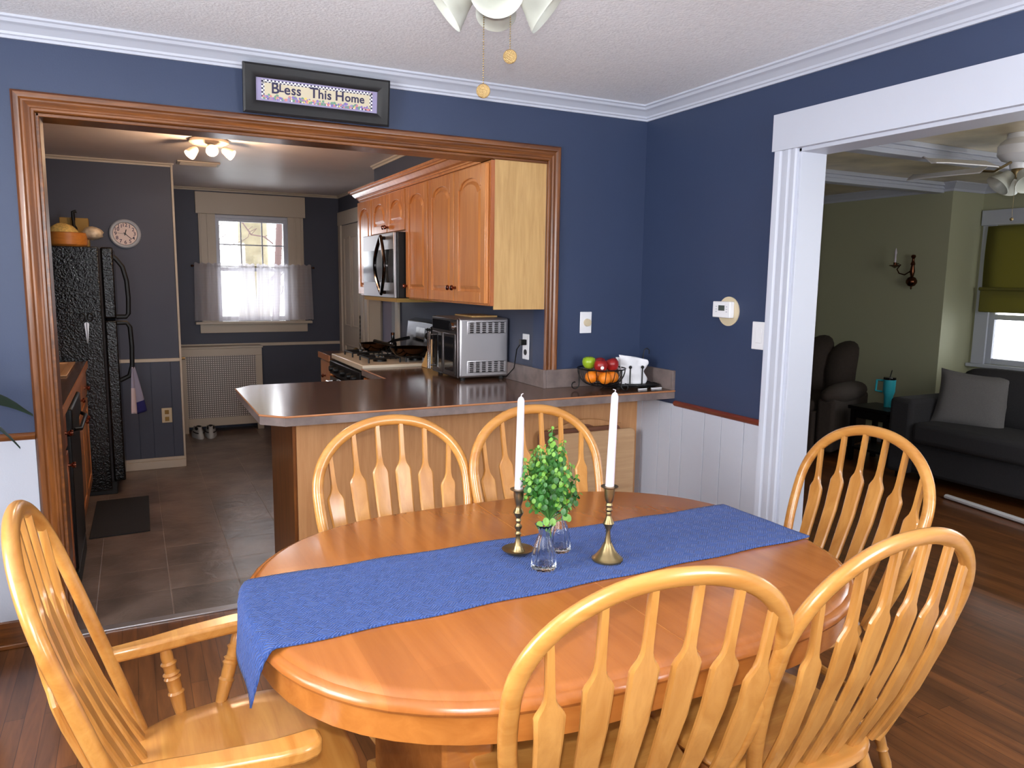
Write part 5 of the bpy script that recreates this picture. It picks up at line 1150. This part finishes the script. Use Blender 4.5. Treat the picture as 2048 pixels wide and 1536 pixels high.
# sconce
sn = thing('wall_sconce', 'small brass candle wall sconce on the sage living room wall', 'sconce', (LX, 1.02, 1.44))
T = Matrix.Translation((LX-.03, 1.02, 0))
MB().lathe([(.0001, 1.44), (.008, 1.45), (.006, 1.465), (.03, 1.475), (.046, 1.50), (.046, 1.52), (.032, 1.545), (.012, 1.555), (.016, 1.57), (.022, 1.60), (.014, 1.65), (.02, 1.665), (.012, 1.69), (.010, 1.71), (.02, 1.73), (.016, 1.745), (.0001, 1.75)], (LX-.035, 1.02, 0), 20).build('backplate', 'bronze', sn)
MB().tube([(LX-.05, 1.03, 1.60), (LX-.07, 1.07, 1.57), (LX-.09, 1.11, 1.585), (LX-.10, 1.125, 1.62), (LX-.09, 1.10, 1.66), (LX-.09, 1.13, 1.67), (LX-.10, 1.15, 1.64)], .006, n=6).build('arm', 'bronze', sn)
MB().lathe([(.004, 1.63), (.03, 1.645), (.05, 1.65), (.048, 1.655), (.012, 1.66), (.014, 1.68), (.0001, 1.68)], (LX-.10, 1.15, 0), 18).build('drip_pan', 'bronze', sn)
MB().lathe([(.009, 1.68), (.008, 1.75), (.012, 1.765), (.004, 1.80), (.0001, 1.81)], (LX-.10, 1.15, 0), 12).build('candle_tube', 'candle', sn)
# sofa
so = thing('sofa', 'dark charcoal sofa with loose back cushions beneath the living room window', 'sofa', (3.1, -.6, 0))
S0, S1 = 2.67, 3.56
B(S0+.05, S1, -1.85, .36, .06, .30).build('base', 'sofa_grey', so, bevel=.03, bseg=3)
B(S0, S1, .19, .385, .05, .625).build('armrest', 'sofa_grey', so, bevel=.035, bseg=3); B(S0, S1, -1.95, -1.75, .05, .625).build('armrest', 'sofa_grey', so, bevel=.035, bseg=3)
B(S1-.2, S1+.02, -1.90, .37, .06, .78).build('backrest', 'sofa_grey', so, bevel=.05, bseg=3)
for (a, b_) in ((-.80, .18), (-1.74, -.81)):
    B(S0-.01, S1-.2, a, b_, .30, .46).build('seat_cushion', 'sofa_grey', so, bevel=.04, bseg=4)
    def cu(u, v, a=a, b_=b_): 
        return None
    f = MB().sphere((0, 0, 0), 1, 24); f.v = [(S1-.32+.13*x, (a+b_)/2+(b_-a)*.5*(abs(y)**.45)*(1 if y > 0 else -1), .66+.23*(abs(z)**.45)*(1 if z > 0 else -1)-.02*cos(y*1.5)) for x, y, z in f.v]
    f.build('back_cushion', 'sofa_grey', so, smooth=70)
for (x, y) in ((S0+.08, .30), (S0+.08, -1.8), (S1-.1, .30), (S1-.1, -1.8)): B(x-.025, x+.025, y-.025, y+.025, 0, .07).build('leg', 'black', so)
def pillow(c, w_, h, th_, T, m, name, lab, cat):
    f = MB()
    for s_ in (1, -1):
        def fn(u, v, s_=s_):
            a, b_ = 2*u-1, 2*v-1; e = (1-a**4)*(1-b_**4); pin = 1-.07*(1-a*a)*0-.0
            x = a*w_/2*(1-.09*(1-b_*b_)*abs(a)); z = b_*h/2*(1-.09*(1-a*a)*abs(b_)); return T @ Vector((x, s_*th_/2*max(0, e)**.5, z))
        f.grid(fn, 16, 16)
    o = f.build(name, m, smooth=70); tag(o, lab, cat); return o
pillow(None, .49, .44, .14, TR((3.03, -.03, .625), radians(-14), radians(4), radians(-68)), 'pillow_grey', 'throw_pillow', 'square mid grey throw pillow leaning against the sofa arm', 'pillow')
o = MB().tube([(2.50, -.24, .019), (2.44, -.60, .019), (2.37, -1.0, .019)], .016, n=8, flat=1.4).build('floor_strip', 'plastic_white'); tag(o, 'slim white strip lying on the floor along the sofa front', 'strip')
# side table and tumbler
sd = thing('side_table', 'small dark side table with shelf between the recliner and the sofa', 'side table', (3.02, .72, 0))
B(2.85, 3.20, .52, .90, .44, .47).build('top', 'black', sd, bevel=.005); B(2.88, 3.17, .55, .87, .37, .44).build('apron', 'black', sd); B(2.88, 3.17, .55, .87, .10, .12).build('shelf', 'black', sd)
for x in (2.885, 3.165):
    for y in (.555, .865): B(x-.017, x+.017, y-.017, y+.017, 0, .44).build('leg', 'black', sd)
tu = thing('tumbler', 'turquoise handled tumbler with straw on the dark side table', 'tumbler', (3.06, .68, .47))
MB().lathe([(.0001, .471), (.032, .471), (.034, .56), (.046, .60), (.048, .70), (.046, .70), (.0001, .69)], (3.06, .68, 0), 28).build('cup_body', 'teal', tu)
MB().lathe([(.047, .70), (.049, .705), (.047, .72), (.0001, .722)], (3.06, .68, 0), 28).build('lid', 'glass_dark', tu)
MB().tube([(3.04, .725, .69), (3.02, .77, .69), (3.02, .775, .60), (3.04, .725, .595)], .009, n=8).build('handle', 'teal', tu)
MB().tube([(3.06, .68, .72), (3.065, .67, .78)], .004, n=8).build('straw', 'black', tu)
# recliner
rcn = thing('recliner', 'dark brown padded recliner armchair half hidden by the doorway', 'armchair', (2.9, 1.45, 0))
RT = TR((2.92, 1.48, 0), 0, 0, radians(18))
def rbox(x0, x1, y0, y1, z0, z1, name, bev=.05, m='recliner_brown', rx=0):
    T = RT
    return MB().box(x0, x1, y0, y1, z0, z1, T=T).build(name, m, rcn, bevel=bev, bseg=4)
rbox(-.42, .38, -.32, .32, .0, .40, 'base', .02); rbox(-.45, .30, -.30, .30, .38, .50, 'seat_cushion', .05)
f = MB().sphere((0, 0, 0), 1, 24); f.v = [RT @ Vector((-.02+.42*(abs(x)**.7)*(1 if x > 0 else -1), -.41+.10*y, .54+.09*z)) for x, y, z in f.v]; f.build('armrest', 'recliner_brown', rcn, smooth=70)
f = MB().sphere((0, 0, 0), 1, 24); f.v = [RT @ Vector((-.02+.42*(abs(x)**.7)*(1 if x > 0 else -1), .41+.10*y, .54+.09*z)) for x, y, z in f.v]; f.build('armrest', 'recliner_brown', rcn, smooth=70)
rbox(-.40, .36, -.48, -.33, .06, .52, 'side_panel', .03); rbox(-.40, .36, .33, .48, .06, .52, 'side_panel', .03)
for (y0, y1, zt) in ((-.36, -.12, .96), (-.13, .13, 1.0), (.12, .36, .96)):
    f = MB().sphere((0, 0, 0), 1, 20); f.v = [RT @ Vector((.28+.13*x+.18*max(0, z), (y0+y1)/2+(y1-y0)*.56*y, .70+(zt-.70)*(abs(z)**.5)*(1 if z > 0 else -1))) for x, y, z in f.v]; f.build('back_cushion', 'recliner_brown', rcn, smooth=70)
# living room ceiling fan
LF = Vector((2.10, -.735, 0))
lfn = thing('ceiling_fan', 'white and brass ceiling fan with tulip lights in the living room', 'ceiling fan', (LF.x, LF.y, 1.95))
MB().lathe([(.0001, LZ), (.07, LZ-.001), (.075, LZ-.03), (.10, LZ-.05), (.115, LZ-.07), (.115, LZ-.12), (.09, LZ-.15), (.05, LZ-.165), (.045, LZ-.20), (.0001, LZ-.20)], LF, 32).build('motor_housing', 'plastic_white', lfn)
MB().lathe([(.035, LZ-.20), (.04, LZ-.215), (.03, LZ-.25), (.0001, LZ-.26)], LF, 24).build('light_kit', 'brass', lfn)
for k in range(5):
    a = radians(96+72*k); dr = Vector((cos(a), sin(a), 0)); pp = Vector((-dr.y, dr.x, 0)); vs = []
    for (r_, w_) in ((.19, .045), (.3, .06), (.56, .072), (.63, .055), (.64, .03)):
        for s_ in (-1, 1):
            for h_ in (0, .006): vs.append(LF+dr*r_+pp*(w_*s_)+Vector((0, 0, LZ-.185+h_-.022*s_)))
    fs = []
    for j in range(4): b0 = 4*j; b1 = 4*(j+1); fs += [(b0, b0+2, b1+2, b1), (b0+1, b1+1, b1+3, b0+3), (b0, b1, b1+1, b0+1), (b0+2, b0+3, b1+3, b1+2)]
    fs += [(0, 1, 3, 2), (16, 18, 19, 17)]
    MB()._add(vs, fs).build('blade', 'plastic_white', lfn)
    MB().tube([LF+dr*.06+Vector((0, 0, LZ-.165)), LF+dr*.13+Vector((0, 0, LZ-.20)), LF+dr*.22+Vector((0, 0, LZ-.186))], .008, n=6).build('blade_arm', 'brass', lfn)
for a in (150, 240, 330, 60):
    a = radians(a); dr = Vector((cos(a), sin(a), 0)); bell(lfn, LF+Vector((0, 0, LZ-.225))+dr*.04, dr*.7+Vector((0, 0, -.7)), 1.05)
f = MB(); [f.sphere((LF.x-.02, LF.y, LZ-.27-.006*i), .0022, 6) for i in range(34)]; f.sphere((LF.x-.02, LF.y, LZ-.485), .010, 10); f.build('pull_chain', 'brass', lfn)

# ------------------------------------------------------------------ outside
struct(B(-12, 12, 4.5, 22, -1.2, -1.1).build('ground', 'snow', smooth=0)); struct(B(4.4, 40, -20, 4.4, -1.2, -1.1).build('ground_side', 'snow', smooth=0))
def tree(x, y, r, lean, lab, m, seed, nb=0):
    random.seed(seed); t = thing('tree', lab, 'tree', (x, y, -1.1))
    pts = [(x+lean*i/8*6, y, -1.1+9*i/8) for i in range(9)]; MB().tube(pts, [r*(1.15-.06*i+random.uniform(-.03, .03)) for i in range(9)], n=16).build('trunk', m, t, smooth=60)
    f = MB()
    for i in range(nb):
        h = random.uniform(1.2, 5); a = random.uniform(0, 2*pi); p = Vector((x+lean*h/9*6, y, h)); L_ = random.uniform(.5, 1.6); pts = [p]; rr_ = [r*.22]
        for k in range(5):
            p = p+Vector((cos(a)*L_/5+random.uniform(-.08, .08), sin(a)*.1, random.uniform(.02, .22)*L_)); pts.append(p.copy()); rr_.append(r*.22*(1-k/5)*.7+.004)
            q = p.copy(); sp_ = [q.copy()]
            for _ in range(4): q = q+Vector((random.uniform(-.13, .13), random.uniform(-.05, .05), random.uniform(-.06, .14))); sp_.append(q.copy())
            f.tube(sp_, .005, n=4)
        f.tube(pts, rr_, n=6)
    if nb: f.build('branches', 'bark_grey', t)
tree(-.93, 8.2, .21, 0.01, 'thick pale trunked tree centred outside the kitchen window', 'bark', 1, 3)
tree(-1.95, 7.6, .022, .06, 'slender twiggy tree left outside the kitchen window', 'bark_grey', 2, 34)
tree(-.95, 7.0, .045, .10, 'leaning thin reddish tree right outside the kitchen window', 'bark_grey', 6, 8)
bh = thing('neighbour_house', 'red brick neighbour house low outside the living room window', 'building', (15, .0, -1.1))
B(14, 18, .9, 3.8, -1.1, 1.5).build('wall', 'brick_red', bh); B(13.8, 18.2, .7, 4.0, 1.5, 1.7).build('roof', 'snow', bh)
lump('bush', 'bush', (11, .75, .15), .55, (1, 1, .8), 'grey green bush outside below the living room window', 'bush', 9)
for l_, loc, aim, sx_, sy_ in (('portal_kitchen', (-1.445, FY+.14, 1.55), (-1.445, 0, 1.55), .72, 1.04), ('portal_living', (BXX+.14, -.1, 1.2), (0, -.1, 1.2), 1.0, 1.2)):
    p_ = light(l_, 'AREA', loc, 1, (1, 1, 1), sx_, sy_, aim=aim); p_.data.cycles.is_portal = True
